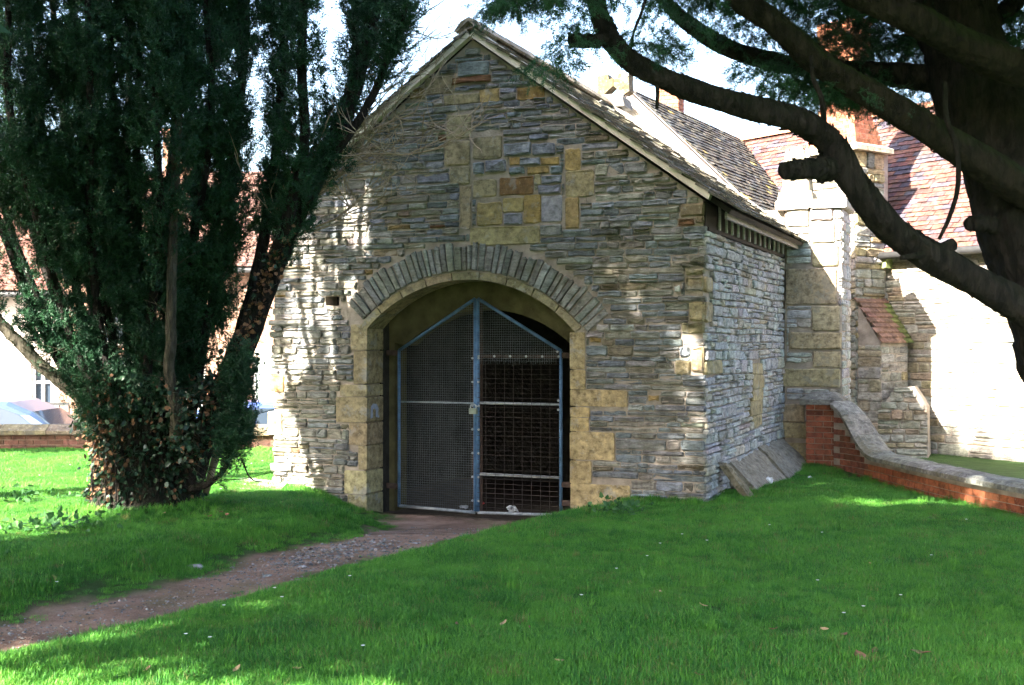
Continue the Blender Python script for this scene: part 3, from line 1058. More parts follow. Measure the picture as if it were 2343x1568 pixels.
def crumple(name, loc, s, mat, label, cat, group=None, flat=0.5):
    v = []
    for k in range(26):
        d = rng.normal(size=3); d /= np.linalg.norm(d)
        v.append((d * s * rng.uniform(0.45, 1.0, 3)) * np.array([1, 1, flat]))
    import bmesh
    bm = bmesh.new()
    for p in v: bm.verts.new(p)
    bmesh.ops.convex_hull(bm, input=bm.verts)
    loose = [q for q in bm.verts if not q.link_faces]
    for q in loose: bm.verts.remove(q)
    bmesh.ops.subdivide_edges(bm, edges=bm.edges[:], cuts=1)
    for q in bm.verts: q.co += Vector(rng.normal(size=3) * s * 0.13)
    zmin = min(q.co.z for q in bm.verts)
    for q in bm.verts: q.co.z -= zmin
    me = bpy.data.meshes.new(name); bm.to_mesh(me); bm.free()
    me.materials.append(mat)
    o = bpy.data.objects.new(name, me); o.location = loc; col.objects.link(o)
    return tag(o, label, cat, group)


crumple('crumpled_bag', bw(2.62, 0.95, -0.36), 0.085, M['litter'], 'largest white crumpled plastic bag behind the right gate leaf', 'litter')
crumple('crumpled_bag', bw(2.22, 0.75, -0.36), 0.06, M['litter'], 'white crumpled plastic close behind the foot of the left gate leaf', 'litter')
crumple('crumpled_bag', bw(1.98, 1.0, -0.36), 0.07, M['litter'], 'small white scrap lying deeper inside behind the left gate leaf', 'litter')
mb = MB(); mb.bar((0, 0, 0.02), (0.13, 0.02, 0.09), 0.014, 6)
o = mb.build('plastic_stick', M['red_plastic']); o.location = bw(2.12, 0.95, -0.36); tag(o, 'small red plastic stick among the litter behind the gate', 'litter')
# ================================================================== HALL BEHIND, WITH COPED GABLE, BUTTRESS AND WING ROOFS
hall = empty('stone_hall', (OX, OY, 0), -ANG)
tag(hall, 'pale stone hall with coped gable, buttresses, red tiled roof and tall chimney stack', 'building')
fnH = lambda y: (lambda u, w, d: (u, y - d, w))
YH = DB + 0.05


def colarr(c, n): return np.tile(np.array(c, np.float32), (n, 1))


# coped gable wall directly behind the small building
gax, gaz = 2.69, 4.88
gsl = 0.757
mb = MB()
gw = [(0.2, -0.6), (5.1, -0.6), (5.1, 3.38), (gax + (gaz - 3.38) / gsl, 3.38), (gax, gaz), (gax - (gaz - 3.0) / gsl, 3.0), (0.2, 2.9)]
mb.prism(gw, -0.24, 0.0, fnH(YH))
gable = mb.build('gable_wall', M['mortar'], hall)
for sd in (1, -1):
    for k in range(6):
        l0, l1 = k * 0.46, (k + 1) * 0.46 - 0.008
        ca, sa = 1 / math.hypot(1, gsl), gsl / math.hypot(1, gsl)
        prof = [(-0.05, 0.0), (-0.05, 0.05), (0.11, 0.09), (0.27, 0.05), (0.27, 0.0)]    # depth, height above the slope
        v = []
        for l in (l0, l1):
            for dpt, h in prof:
                v.append((gax + sd * (l * ca + h * sa), YH + dpt, gaz - l * sa + h * ca + 0.01))
        n = len(prof)
        f = [tuple(range(n)), tuple(range(2 * n - 1, n - 1, -1))] + [(i, i + n, (i + 1) % n + n, (i + 1) % n) for i in range(n)]
        mesh_obj('coping_stone', v, f, M['ashlar'], gable, colarr(jc((0.27, 0.25, 0.215), 0.08), len(v)))
# broken cross finial on the gable
fin = empty('gable_cross'); fin.parent = hall
fx, fz = gax - 0.02, gaz + 0.1
mb = MB()
mb.prism([(fx - 0.17, fz - 0.04), (fx + 0.2, fz - 0.04), (fx + 0.17, fz + 0.09), (fx + 0.12, fz + 0.14), (fx - 0.14, fz + 0.14), (fx - 0.17, fz + 0.08)], -0.42, 0.0, fnH(YH))
mesh_obj('apex_stone', mb.v, mb.f, M['ashlar'], fin, colarr((0.19, 0.185, 0.17), len(mb.v)))
z0 = fz + 0.142
for sd in (1, -1):
    mb = MB()
    pp = [(0.005, 0.13), (0.17, 0.0), (0.24, 0.045), (0.23, 0.20), (0.235, 0.29), (0.08, 0.31), (0.06, 0.23), (0.005, 0.245)]
    pp = [(fx + sd * u, z0 + w) for u, w in pp]
    if sd < 0: pp = pp[::-1]
    mb.prism(pp, -0.32, -0.1, fnH(YH))
    mesh_obj('cross_arm', mb.v, mb.f, M['ashlar'], fin, colarr((0.115, 0.088, 0.05), len(mb.v)))

# big ashlar buttress beside the small building
bx1 = 5.86
mb = MB(); mb.prism([(WB + 0.02, -0.6), (bx1 + 0.06, -0.6), (bx1 + 0.05, 0.2), (bx1, 0.9), (bx1, 3.36), (WB + 0.02, 3.36)], -0.8, 0.0, fnH(DB))
butt = mb.build('buttress', M['mortar'], hall)
fnB = fnH(DB)
spb = []
hp = Pieces()


def bblock(px0, py0, px1, py1, c=(0.36, 0.30, 0.19), mat='ashlar', proud=0.03):
    a, _ = fac(px0, py0, DB); b_, _ = fac(px1, py0, DB)
    _, w0 = fac((px0 + px1) / 2, py1, DB); _, w1 = fac((px0 + px1) / 2, py0, DB)
    spb.append((a, b_, w0, w1))
    v, f = stone(outline(a, b_, w0 + 0.004, w1 - 0.004, 0.006, 0.06), fnB, proud, 0.004, 0.012)
    mesh_obj('ashlar_block', v, f, M[mat], butt, colarr(jc(c, 0.08), len(v)))


for r in ((1798, 614, 1914, 698), (1858, 700, 1921, 758), (1806, 760, 1925, 800), (1860, 802, 1922, 842), (1790, 843, 1922, 886), (1786, 924, 1839, 966), (1790, 967, 1868, 1003), (1790, 1013, 1885, 1054), (1858, 560, 1917, 610)):
    bblock(*r)
for r in ((1800, 470, 1850, 520), (1852, 470, 1904, 505), (1855, 508, 1908, 556)):
    bblock(*r, c=(0.27, 0.25, 0.21))
rubble(hp, butt, fnB, -0.3, 3.36, lambda a, b_: [(WB + 0.04, bx1)], spb, (0.06, 0.11), (0.14, 0.34), side_col, M['lias'], (0.012, 0.03), 0.005, 0.012)
# right flank of the buttress
fnBs = lambda u, w, d: (bx1 + d, DB + u, w)
rubble(hp, butt, fnBs, 0.2, 3.36, lambda a, b_: [(0.0, 0.8)], [], (0.09, 0.17), (0.2, 0.45), side_col, M['lias'], (0.01, 0.02), 0.005, 0.012)
for u0, u1 in ((WB - 0.1, 5.45), (5.46, bx1 + 0.07)):
    v, f = stone(outline(u0, u1, 3.365, 3.49, 0.004), fnH(DB - 0.06), 0.03, 0.003, 0.01)
    mb = MB(); mb.prism(outline(u0, u1, 3.365, 3.49, 0.006), -0.8, 0.06, fnB)
    mesh_obj('buttress_cap', mb.v, mb.f, M['ashlar'], butt, colarr(jc((0.42, 0.40, 0.34), 0.06), len(mb.v)))
# carved pinnacle
pin = empty('pinnacle'); pin.parent = hall
pxc, pyc = 5.24, DB + 0.3


def frustum(x, y, h0, h1, w0, w1):
    v = [(x + sx * w0, y + sy * w0, h0) for sx, sy in ((-1, -1), (1, -1), (1, 1), (-1, 1))] + [(x + sx * w1, y + sy * w1, h1) for sx, sy in ((-1, -1), (1, -1), (1, 1), (-1, 1))]
    return v, [(3, 2, 1, 0), (4, 5, 6, 7), (0, 1, 5, 4), (1, 2, 6, 5), (2, 3, 7, 6), (3, 0, 4, 7)]


for nm, h0_, h1_, w0_, w1_ in (('pinnacle_base', 3.492, 3.62, 0.24, 0.215), ('pinnacle_shaft', 3.622, 3.95, 0.175, 0.15), ('pinnacle_spire', 4.05, 4.24, 0.13, 0.07)):
    v, f = frustum(pxc, pyc, h0_, h1_, w0_, w1_)
    mesh_obj(nm, v, f, M['ashlar'], pin, colarr((0.26, 0.235, 0.17), len(v)))
mb = MB()
v, f = frustum(pxc, pyc, 3.952, 4.048, 0.165, 0.15); mb.add(v, f)
for q in range(4):
    Rm = Matrix.Translation((pxc, pyc, 0)) @ Matrix.Rotation(q * math.pi / 2, 4, 'Z')
    tri = [(-0.165, 3.98), (0.165, 3.98), (0.0, 4.2)]
    v = [Rm @ Vector((u, -0.165, w)) for u, w in tri] + [Rm @ Vector((u, -0.11, w)) for u, w in tri]
    mb.add(v, [(0, 1, 2), (5, 4, 3), (0, 3, 4, 1), (1, 4, 5, 2), (2, 5, 3, 0)])
    for sx in (-1, 1):     # ribs on the shaft and carved bosses
        v = [Rm @ Vector(p) for p in ((sx * 0.165 - 0.018, -0.178, 3.63), (sx * 0.165 + 0.018, -0.178, 3.63), (sx * 0.145 + 0.018, -0.158, 3.95), (sx * 0.145 - 0.018, -0.158, 3.95), (sx * 0.165, -0.14, 3.63), (sx * 0.145, -0.12, 3.95))]
        mb.add(v, [(0, 1, 2, 3), (0, 3, 5, 4), (1, 4, 5, 2)])
    for bx_, bz_ in ((-0.05, 3.86), (0.05, 3.86), (0, 3.91), (0, 3.82), (-0.05, 4.02), (0.05, 4.02), (0, 4.07), (0.0, 3.74)):
        v, f = frustum(0, 0, 0, 0.02, 0.028, 0.012)
        Mt = Rm @ Matrix.Translation((bx_, -0.155, bz_)) @ Matrix.Rotation(R(90), 4, 'X')
        mb.add([Mt @ Vector(p) for p in v], f)
mesh_obj('pinnacle_gablets', mb.v, mb.f, M['ashlar'], pin, colarr((0.24, 0.215, 0.155), len(mb.v)))

# long wing to the right: its own axis, walls facing left-front
T1 = Vector((-0.6, 0.8, 0)); N1 = Vector((-0.8, -0.6, 0)); W0 = Vector((5.6, 18.05, 0))


def wing(t, d, z):     # world point -> hall local; t along the wall to the back left, d outwards
    p = W0 + T1 * t + N1 * d
    return local((p.x, p.y, z))


fnW = lambda u, w, d: tuple(wing(-u, d, w))             # u runs to the right seen from outside
mb = MB()
mb.prism([(-6, -1), (9, -1), (9, 3.02), (-6, 3.02)], -0.5, 0.0, fnW)
wwall = mb.build('wing_wall', M['mortar'], hall)
wcol = lambda x, z: jc((0.33, 0.315, 0.275) if rng.random() < 0.7 else (0.35, 0.295, 0.21), 0.1)
rubble(hp, wwall, fnW, -0.1, 3.0, lambda a, b_: [(-1.6, 3.6)], [], (0.07, 0.14), (0.16, 0.5), wcol, M['lias'], (0.008, 0.022), 0.004, 0.012)
# roof planes: tiles on a deck.  ridge 2 m behind the wall
EZ, RZ, RD = 3.05, 5.42, 2.0


def tiled(name, fn, smax, u0, u1, pitch, tw, colfn, clip=None, limit=0):
    """fn(s,u,h): s up the slope from the eaves"""
    deck = MB()
    v = [fn(s, u, h) for h in (-0.03, 0.0) for u in (u0, u1) for s in (0.0, smax)]
    deck.add(v, [(0, 2, 3, 1), (4, 5, 7, 6), (0, 1, 5, 4), (2, 6, 7, 3), (0, 4, 6, 2), (1, 3, 7, 5)])
    rf = deck.build(name, M['dark_wood'], hall)
    pc = Pieces()
    for c in range(int(smax / pitch) + 1):
        s0 = c * pitch - 0.03
        u = u0 - (tw / 2 if c % 2 else 0)
        while u < u1:
            a_, b_ = max(u, u0) + 0.003, min(u + tw, u1) - 0.003
            u += tw
            if b_ - a_ < 0.03: continue
            if clip and not clip(s0, (a_ + b_) / 2): continue
            t_, l_ = 0.032 + rng.normal() * 0.004, 0.012
            q = [(s0 + rng.normal() * 0.004, a_, t_), (s0 + rng.normal() * 0.004, b_, t_ + rng.normal() * 0.003), (min(s0 + pitch * 1.35, smax), b_, l_), (min(s0 + pitch * 1.35, smax), a_, l_)]
            v = [fn(s, uu, h) for s, uu, h in q] + [fn(s, uu, h + 0.013) for s, uu, h in q]
            pc.add(v, [(0, 1, 2, 3), (7, 6, 5, 4), (0, 4, 5, 1), (1, 5, 6, 2), (2, 6, 7, 3), (3, 7, 4, 0)], colfn(s0, u), M['tile'], rf)
    pc.finish('roof_tile', 'roof_tiles_rest', limit, BMAT)
    return rf


ca, sa = RD / math.hypot(RD, RZ - EZ), (RZ - EZ) / math.hypot(RD, RZ - EZ)
redt = lambda s, u: jc(((0.120, 0.050, 0.042), (0.090, 0.047, 0.047), (0.062, 0.052, 0.068), (0.135, 0.065, 0.048))[rng.integers(4)], 0.12)
OV = 0.16
wr = tiled('red_roof', lambda s, u, h: tuple(wing(-u, OV - s * ca + h * sa * 0 - h * 0.0 + h * sa, EZ - OV * sa / ca + s * sa + h * ca)), (RD + OV) / ca, -5.2, 6.0, 0.10, 0.165, redt, None, 300)
mb = MB()
for k in range(28):
    u = -5.2 + k * 0.4
    pr = [(-0.12, -0.02), (-0.06, 0.07), (0, 0.1), (0.06, 0.07), (0.12, -0.02)]
    v = [wing(-uu, -RD + d, RZ + 0.02 + h) for uu in (u, u + 0.39) for d, h in pr]
    f = [(i, i + 1, i + 6, i + 5) for i in range(4)] + [(0, 1, 2, 3, 4), (9, 8, 7, 6, 5)]
    mesh_obj('ridge_tile', v, f, M['tile'], wr, colarr(jc((0.40, 0.18, 0.11), 0.1), len(v)))
mb = MB()
gpts = [wing(-u, OV + 0.05, EZ - 0.17) for u in (-0.3, 6.0)]
mb.bar(gpts[0], gpts[1], 0.055, 10); mb.build('gutter', M['iron'], hall, True)
mb = MB(); mb.prism([(-0.45, 2.70), (0.1, 2.70), (0.1, 2.84), (-0.2, 3.02), (-0.45, 2.98)], 0.0, 0.17, fnW)
mesh_obj('kneeler', mb.v, mb.f, M['coping'], hall, colarr((0.22, 0.26, 0.10), len(mb.v)))

# chimney stack: rubble base, stone cap, oversailing brick shaft
CH = Vector((5.0, 17.6, 0))
cw, cdp = 0.95, 0.67
stack = empty('chimney_stack'); stack.parent = hall


def chim(a_, b_, z):   # a_ along T1 (to the back left) , b_ into the wall
    p = CH + T1 * a_ - N1 * b_
    return local((p.x, p.y, z))


def cbox(a0, a1, b0, b1, z0_, z1_, grow=0.0):
    v = [chim(a_, b_, z) for z in (z0_, z1_) for b_ in (b0, b1) for a_ in (a0, a1)]
    if grow:
        v = v[:4] + [chim(a_, b_, z1_) for b_ in (b0 + grow, b1 - grow) for a_ in (a0 + grow, a1 - grow)]
    return v, [(0, 2, 3, 1), (4, 5, 7, 6), (0, 1, 5, 4), (2, 6, 7, 3), (0, 4, 6, 2), (1, 3, 7, 5)]


v, f = cbox(0.02, cw - 0.02, 0.02, cdp + 0.12, -0.6, 4.40)
sbase = mesh_obj('stack_base', v, f, M['mortar'], stack)
fnC1 = lambda u, w, d: tuple(chim(cw - u, -d, w))       # lit face
fnC2 = lambda u, w, d: tuple(chim(-d, u, w))            # right face
rubble(hp, sbase, fnC1, 0.0, 4.40, lambda a_, b_: [(0.0, cw)], [], (0.08, 0.17), (0.15, 0.4), wcol, M['lias'], (0.005, 0.025), 0.005, 0.012)
ccol = lambda x, z: jc((0.30, 0.29, 0.26) if rng.random() < 0.6 else (0.36, 0.29, 0.17), 0.15)
rubble(hp, sbase, fnC2, 0.0, 4.40, lambda a_, b_: [(0.0, cdp)], [], (0.07, 0.2), (0.15, 0.4), ccol, M['lias'], (0.005, 0.03), 0.006, 0.012)
v, f = cbox(-0.1, cw + 0.1, -0.1, cdp + 0.1, 4.402, 4.47)
mesh_obj('stack_cap', v, f, M['ashlar'], stack, colarr((0.45, 0.41, 0.31), len(v)))
v, f = cbox(-0.1, cw + 0.1, -0.1, cdp + 0.1, 4.472, 4.53, 0.13)
mesh_obj('stack_cap', v, f, M['ashlar'], stack, colarr((0.45, 0.41, 0.31), len(v)))


def brick_block(parent, fnbox, a0, a1, b0, b1, z0_, rows, taper, c0=(0.33, 0.12, 0.07), bh=0.072, bl=0.215, core='mortar'):
    for r in range(rows):
        t_ = taper(r)
        A0, A1, B0, B1 = a0 + t_, a1 - t_, b0 + t_, b1 - t_
        z = z0_ + r * bh
        v, f = fnbox(A0 + 0.012, A1 - 0.012, B0 + 0.012, B1 - 0.012, z, z + bh)
        mesh_obj('mortar_bed', v, f, M[core], parent)
        for (lo, hi, horiz) in ((A0, A1, True), (B0, B1, False)):
            u = lo - (bl / 2 if r % 2 else 0)
            while u < hi - 0.02:
                p0, p1 = max(u, lo) + 0.005, min(u + bl, hi) - 0.005
                u += bl
                if p1 - p0 < 0.03: continue
                if horiz: v, f = fnbox(p0, p1, B0, B0 + 0.05, z + 0.005, z + bh - 0.005)
                else: v, f = fnbox(A0, A0 + 0.05, p0, p1, z + 0.005, z + bh - 0.005)
                mesh_obj('brick', v, f, M['brick'], parent, colarr(jc(c0, 0.18), len(v)))


shaft = empty('brick_shaft'); shaft.parent = stack
brick_block(shaft, cbox, 0.0, cw, 0.0, cdp, 4.532, 26, lambda r: min(0.02 + r * 0.018, 0.16) if r < 18 else 0.13)
# tile-capped buttress against the stack
v = [chim(a_, b_, z) for a_, b_, z in ((0.0, 0.03, -0.6), (0.0, cdp - 0.02, -0.6), (-0.42, cdp - 0.02, -0.6), (-0.42, 0.03, -0.6), (0.0, 0.03, 2.16), (0.0, cdp - 0.02, 2.16), (-0.42, cdp - 0.02, 1.58), (-0.42, 0.03, 1.58))]
tb = mesh_obj('tile_capped_buttress', v, [(0, 1, 2, 3), (4, 7, 6, 5), (0, 4, 5, 1), (1, 5, 6, 2), (2, 6, 7, 3), (3, 7, 4, 0)], M['mortar'], hall)
rubble(hp, tb, lambda u, w, d: tuple(chim(-0.42 - d, u, w)), 0.0, 1.56, lambda a_, b_: [(0.03, cdp - 0.02)], [], (0.09, 0.17), (0.15, 0.35), ccol, M['lias'], (0.005, 0.02), 0.005, 0.012)
rubble(hp, tb, lambda u, w, d: tuple(chim(-0.42 + u, 0.03 - d, w)), 0.0, 1.56, lambda a_, b_: [(0.0, 0.40)], [], (0.09, 0.17), (0.15, 0.3), wcol, M['lias'], (0.005, 0.02), 0.005, 0.012)
nr = 9
for r in range(nr):
    for k in range(4):
        t0_, t1_ = r / nr, (r + 1.25) / nr
        b0_, b1_ = -0.05 + k * 0.19 + (0.06 if r % 2 else 0), -0.05 + (k + 1) * 0.19 - 0.006 + (0.06 if r % 2 else 0)
        b1_ = min(b1_, cdp + 0.04)
        q = [(-0.48 * t1_, b0_, 2.24 - 0.66 * t1_ + 0.035), (-0.48 * t1_, b1_, 2.24 - 0.66 * t1_ + 0.035), (-0.48 * t0_, b1_, 2.24 - 0.66 * t0_), (-0.48 * t0_, b0_, 2.24 - 0.66 * t0_)]
        v = [chim(*p) for p in q] + [chim(a_, b_, z + 0.018) for a_, b_, z in q]
        green = (0.13, 0.15, 0.045) if (k == 3 and rng.random() < 0.8) else (0.20, 0.115, 0.085)
        mesh_obj('cap_tile', v, [(0, 1, 2, 3), (7, 6, 5, 4), (0, 4, 5, 1), (1, 5, 6, 2), (2, 6, 7, 3), (3, 7, 4, 0)], M['tile'], tb, colarr(jc(green, 0.15), len(v)))
# rough low stump of an older buttress
pst = P(2064, 960, 17.0); sl_ = local((pst.x, pst.y, 0))
stump = mesh_obj('rubble_stump', *(lambda m: (m.v, m.f))(MB().prism([(-0.36, -0.6), (0.36, -0.6), (0.33, 0.7), (0.16, 0.98), (-0.1, 0.95), (-0.30, 0.66)], -0.5, 0.0, lambda u, w, d: (sl_.x + u, sl_.y - d, w))), M['mortar'], hall)
rubble(hp, stump, lambda u, w, d: (sl_.x + u, sl_.y - d, w), -0.1, 0.98, lambda a_, b_: [(-0.34 if b_ < 0.7 else -0.34 + (b_ - 0.7) * 0.8, 0.34 if b_ < 0.7 else 0.34 - (b_ - 0.7) * 0.7)], [], (0.07, 0.15), (0.12, 0.3), wcol, M['lias'], (0.01, 0.04), 0.008, 0.012)
hp.finish('stone', 'small_stones', 300, BMAT)

# wing roof running straight back from the gable (dark tiles, painted bargeboards)
YG2, XG2, ZG2, SHR = 6.08, 2.52, 5.46, 0.115
b1_, z1_ = fac(1715, 462, YG2)
gsl2 = (ZG2 - z1_) / (b1_ - XG2)
mb = MB(); mb.prism([(XG2 - 3.0, 1.0), (b1_ + 0.15, 1.0), (b1_ + 0.15, ZG2 - (b1_ + 0.15 - XG2) * gsl2 - 0.03), (XG2, ZG2 - 0.03), (XG2 - 3.0, ZG2 - 3.0 * gsl2 - 0.03)], -0.3, 0.0, fnH(YG2))
mb.build('rendered_gable', M['white_paint'], hall)
pinkw = plain('pink_white_paint', (0.66, 0.56, 0.54), 0.6, 3, 0.08, 20, 0.001)
for sd in (1, -1):
    ca2, sa2 = 1 / math.hypot(1, gsl2), gsl2 / math.hypot(1, gsl2)
    for nm, h0_, h1_, y0_, y1_ in (('bargeboard', -0.16, 0.0, -0.16, -0.12), ('soffit_board', -0.03, 0.0, -0.118, -0.002)):
        mb = MB()
        v = [(XG2 + sd * (l * ca2 + h * sa2), YG2 + y, ZG2 - l * sa2 + h * ca2) for y in (y0_, y1_) for h in (h0_, h1_) for l in (0.0, (b1_ + 0.3 - XG2) / ca2)]
        mb.add(v, [(0, 2, 3, 1), (4, 5, 7, 6), (0, 1, 5, 4), (2, 6, 7, 3), (0, 4, 6, 2), (1, 3, 7, 5)])
        mb.build(nm, pinkw, hall)
dkt = lambda s, u: jc(((0.055, 0.050, 0.047), (0.062, 0.054, 0.042), (0.042, 0.044, 0.048))[rng.integers(3)] if rng.random() < 0.985 else (0.30, 0.23, 0.07), 0.15)
L2 = (b1_ + 0.3 - XG2) / ca2
for sd in (1, -1):
    tiled('dark_roof', lambda s, u, h: (XG2 + SHR * (u - YG2) + sd * ((L2 - s) * ca2 + h * sa2), u, ZG2 + 0.01 - (L2 - s) * sa2 + h * ca2), L2, YG2 - 0.17, YG2 + 5.3, 0.11, 0.17, dkt, None, 260 if sd > 0 else 0)
# small brick chimney on that wing
c2, cz = fac(1527, 236, 8.4)


def c2box(a0, a1, b0, b1, z0_, z1_, grow=0):
    v = [(x, y, z) for z in (z0_, z1_) for y in (b0, b1) for x in (a0, a1)]
    return v, [(0, 2, 3, 1), (4, 5, 7, 6), (0, 1, 5, 4), (2, 6, 7, 3), (0, 4, 6, 2), (1, 3, 7, 5)]


def c2m(a0, a1, b0, b1, z0_, z1_, grow=0):            # mirrored so the visible right side gets bricks
    return c2box(2 * c2 - a0, 2 * c2 - a1, b0, b1, z0_, z1_)


ridge_ch = empty('ridge_chimney'); ridge_ch.parent = hall
mb = MB(); mb.box(c2 - 0.17, c2 + 0.17, 8.42, 8.75, 4.4, cz - 0.15); mb.build('chimney_foot', M['mortar'], ridge_ch)
brick_block(ridge_ch, c2m, c2 - 0.19, c2 + 0.19, 8.4, 8.8, cz - 0.16, 8, lambda r: 0.0, bl=0.2)
mb = MB(); ap = P(1348, 150, 21); al = local(ap)
mb.bar((al.x, al.y, 3.5), (al.x, al.y, al.z), 0.012, 5); mb.bar((al.x - 0.12, al.y, al.z - 0.02), (al.x + 0.06, al.y, al.z - 0.02), 0.008, 5)
mb.build('aerial', M['iron'], hall)

# ================================================================== BRICK WALL ON THE RIGHT (swept coping)
wpl = catmull([(4.02, 15.72, 0), (4.30, 15.15, 0), (4.45, 14.5, 0), (4.56, 13.6, 0), (4.72, 12.4, 0), (4.93, 11.4, 0), (5.35, 9.6, 0), (5.8, 7.8, 0)], 8)
seg = np.linalg.norm(np.diff(wpl, axis=0), axis=1)
ss = np.concatenate([[0], np.cumsum(seg)])


def wp(s, off=0.0, z=0.0):
    i = min(max(np.searchsorted(ss, s) - 1, 0), len(seg) - 1)
    t = (s - ss[i]) / seg[i]
    p = wpl[i] * (1 - t) + wpl[i + 1] * t
    d = (wpl[i + 1] - wpl[i]) / seg[i]
    nrm = np.array([d[1], -d[0], 0])          # towards the lawn (left)
    if nrm[0] > 0: nrm = -nrm
    p = p + nrm * off
    return (p[0], p[1], z)


def wtop(s):                                    # top of the brickwork
    return 0.185 + 0.60 * (1 - smooth(0.30, 1.5, s)) ** 1.6


bwall = empty('brick_wall', (4.02, 15.72, 0))
tag(bwall, 'low orange brick wall with grey stone coping sweeping up to a pier on the right', 'wall')
off0 = Vector((4.02, 15.72, 0))
lw = lambda p: tuple(Vector(p) - off0)
TH = 0.115
s_ = np.linspace(0.34, 8.2, 60)
mb = MB()
v = []
for s in s_:
    for o_, z in ((TH - 0.012, -0.4), (TH - 0.012, wtop(s) - 0.005), (-TH, wtop(s) - 0.005), (-TH, -0.4)): v.append(lw(wp(s, o_, z)))
f = [(i * 4 + k, i * 4 + (k + 1) % 4, i * 4 + 4 + (k + 1) % 4, i * 4 + 4 + k) for i in range(59) for k in range(4)] + [(0, 1, 2, 3)]
wcore = mesh_obj('wall_core', v, f, M['mortar'], bwall)
bh, bl = 0.075, 0.225
for r in range(-1, 12):
    z = r * bh - 0.02
    s = 0.35 + (bl / 2 if r % 2 else 0)
    while s < 6.6:
        a_, b_ = s + 0.005, s + bl - 0.005
        s += bl
        if z + bh > wtop(b_) - 0.004: continue
        v = [lw(wp(q, o_, zz)) for zz in (z + 0.005, z + bh - 0.005) for o_ in (TH - 0.04, TH + rng.normal() * 0.0015) for q in (a_, b_)]
        red = (0.33, 0.105, 0.052) if a_ > 1.0 else (0.23, 0.08, 0.052)
        mesh_obj('brick', v, [(0, 2, 3, 1), (4, 5, 7, 6), (0, 1, 5, 4), (2, 6, 7, 3), (0, 4, 6, 2), (1, 3, 7, 5)], M['brick'], wcore, colarr(jc(red, 0.16), len(v)))
# coping stones
cs = [0.36, 0.62, 0.9, 1.25, 1.7, 2.3, 2.95, 3.6, 4.3, 5.0, 5.7, 6.5, 7.3, 8.1]
for i in range(len(cs) - 1):
    sm = np.linspace(cs[i] + 0.004, cs[i + 1] - 0.004, 5)
    v = []
    for s in sm:
        zt = wtop(s)
        n_ = rng.normal() * 0.003
        for o_, h in ((0.185, 0.0), (0.185, 0.05), (0.12, 0.085 + n_), (-0.12, 0.085 + n_), (-0.185, 0.05), (-0.185, 0.0)): v.append(lw(wp(s, o_, zt + h)))
    n_ = 6
    f = [(k * n_ + j, k * n_ + (j + 1) % n_, (k + 1) * n_ + (j + 1) % n_, (k + 1) * n_ + j) for k in range(4) for j in range(n_)] + [tuple(range(n_)), tuple(range(5 * n_ - 1, 4 * n_ - 1, -1))]
    mesh_obj('coping_stone', v, f, M['coping'], bwall, colarr(jc((0.23, 0.215, 0.19), 0.08), len(v)))
# pier
pd = Vector(wp(0.4)) - Vector(wp(0.0)); pa = math.atan2(pd.y, pd.x)
pier = empty('pier', (0.0, 0.0, 0)); pier.parent = bwall; pier.rotation_euler = (0, 0, -ANG)


def pbox(a0, a1, b0, b1, z0_, z1_, grow=0):
    v = [(x, y, z) for z in (z0_, z1_) for y in (b0, b1) for x in (a0, a1)]
    return v, [(0, 2, 3, 1), (4, 5, 7, 6), (0, 1, 5, 4), (2, 6, 7, 3), (0, 4, 6, 2), (1, 3, 7, 5)]


brick_block(pier, pbox, -0.17, 0.2, -0.16, 0.2, -0.35, 16, lambda r: 0.0, c0=(0.26, 0.085, 0.05))
v = [(-0.24, -0.24, 0.80), (0.3, -0.24, 0.80), (0.3, 0.28, 0.80), (-0.24, 0.28, 0.80), (-0.24, -0.24, 0.87), (0.3, -0.24, 0.87), (0.3, 0.28, 0.87), (-0.24, 0.28, 0.87), (-0.12, -0.05, 0.96), (0.16, -0.05, 0.96), (0.16, 0.12, 0.96), (-0.12, 0.12, 0.96)]
f = [(3, 2, 1, 0), (0, 1, 5, 4), (1, 2, 6, 5), (2, 3, 7, 6), (3, 0, 4, 7), (4, 5, 9, 8), (5, 6, 10, 9), (6, 7, 11, 10), (7, 4, 8, 11), (8, 9, 10, 11)]
mesh_obj('pier_cap', v, f, M['coping'], pier, colarr((0.19, 0.18, 0.16), len(v)))

# ================================================================== LOW BOUNDARY WALL ON THE LEFT
lwall = empty('boundary_wall', (-9, 18.0, 0))
tag(lwall, 'low shaded brick boundary wall with thick stone coping behind the left lawn', 'wall')
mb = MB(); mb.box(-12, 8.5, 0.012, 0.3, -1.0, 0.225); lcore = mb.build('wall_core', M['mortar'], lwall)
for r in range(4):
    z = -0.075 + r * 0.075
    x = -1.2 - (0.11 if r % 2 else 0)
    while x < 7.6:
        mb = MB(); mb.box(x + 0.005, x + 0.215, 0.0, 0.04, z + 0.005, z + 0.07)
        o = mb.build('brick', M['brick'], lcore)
        o.data.color_attributes.new('col', 'FLOAT_COLOR', 'POINT').data.foreach_set('color', np.tile(np.array([*jc((0.13, 0.065, 0.05), 0.2), 1], np.float32), 8))  # brick colour darkened to stand in for shade on this wall
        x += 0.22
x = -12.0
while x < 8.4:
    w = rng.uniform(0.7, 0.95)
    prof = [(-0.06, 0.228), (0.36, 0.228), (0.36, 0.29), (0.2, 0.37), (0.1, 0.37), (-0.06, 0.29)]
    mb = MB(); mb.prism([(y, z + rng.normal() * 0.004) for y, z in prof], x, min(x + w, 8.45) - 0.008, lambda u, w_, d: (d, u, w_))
    mesh_obj('coping_stone', mb.v, mb.f, M['coping'], lwall, colarr(jc((0.17, 0.14, 0.10), 0.12), len(mb.v)))  # coping tone lowered for the same shade
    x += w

# ================================================================== TERRACED HOUSES ACROSS THE ROAD
HY = 28.0


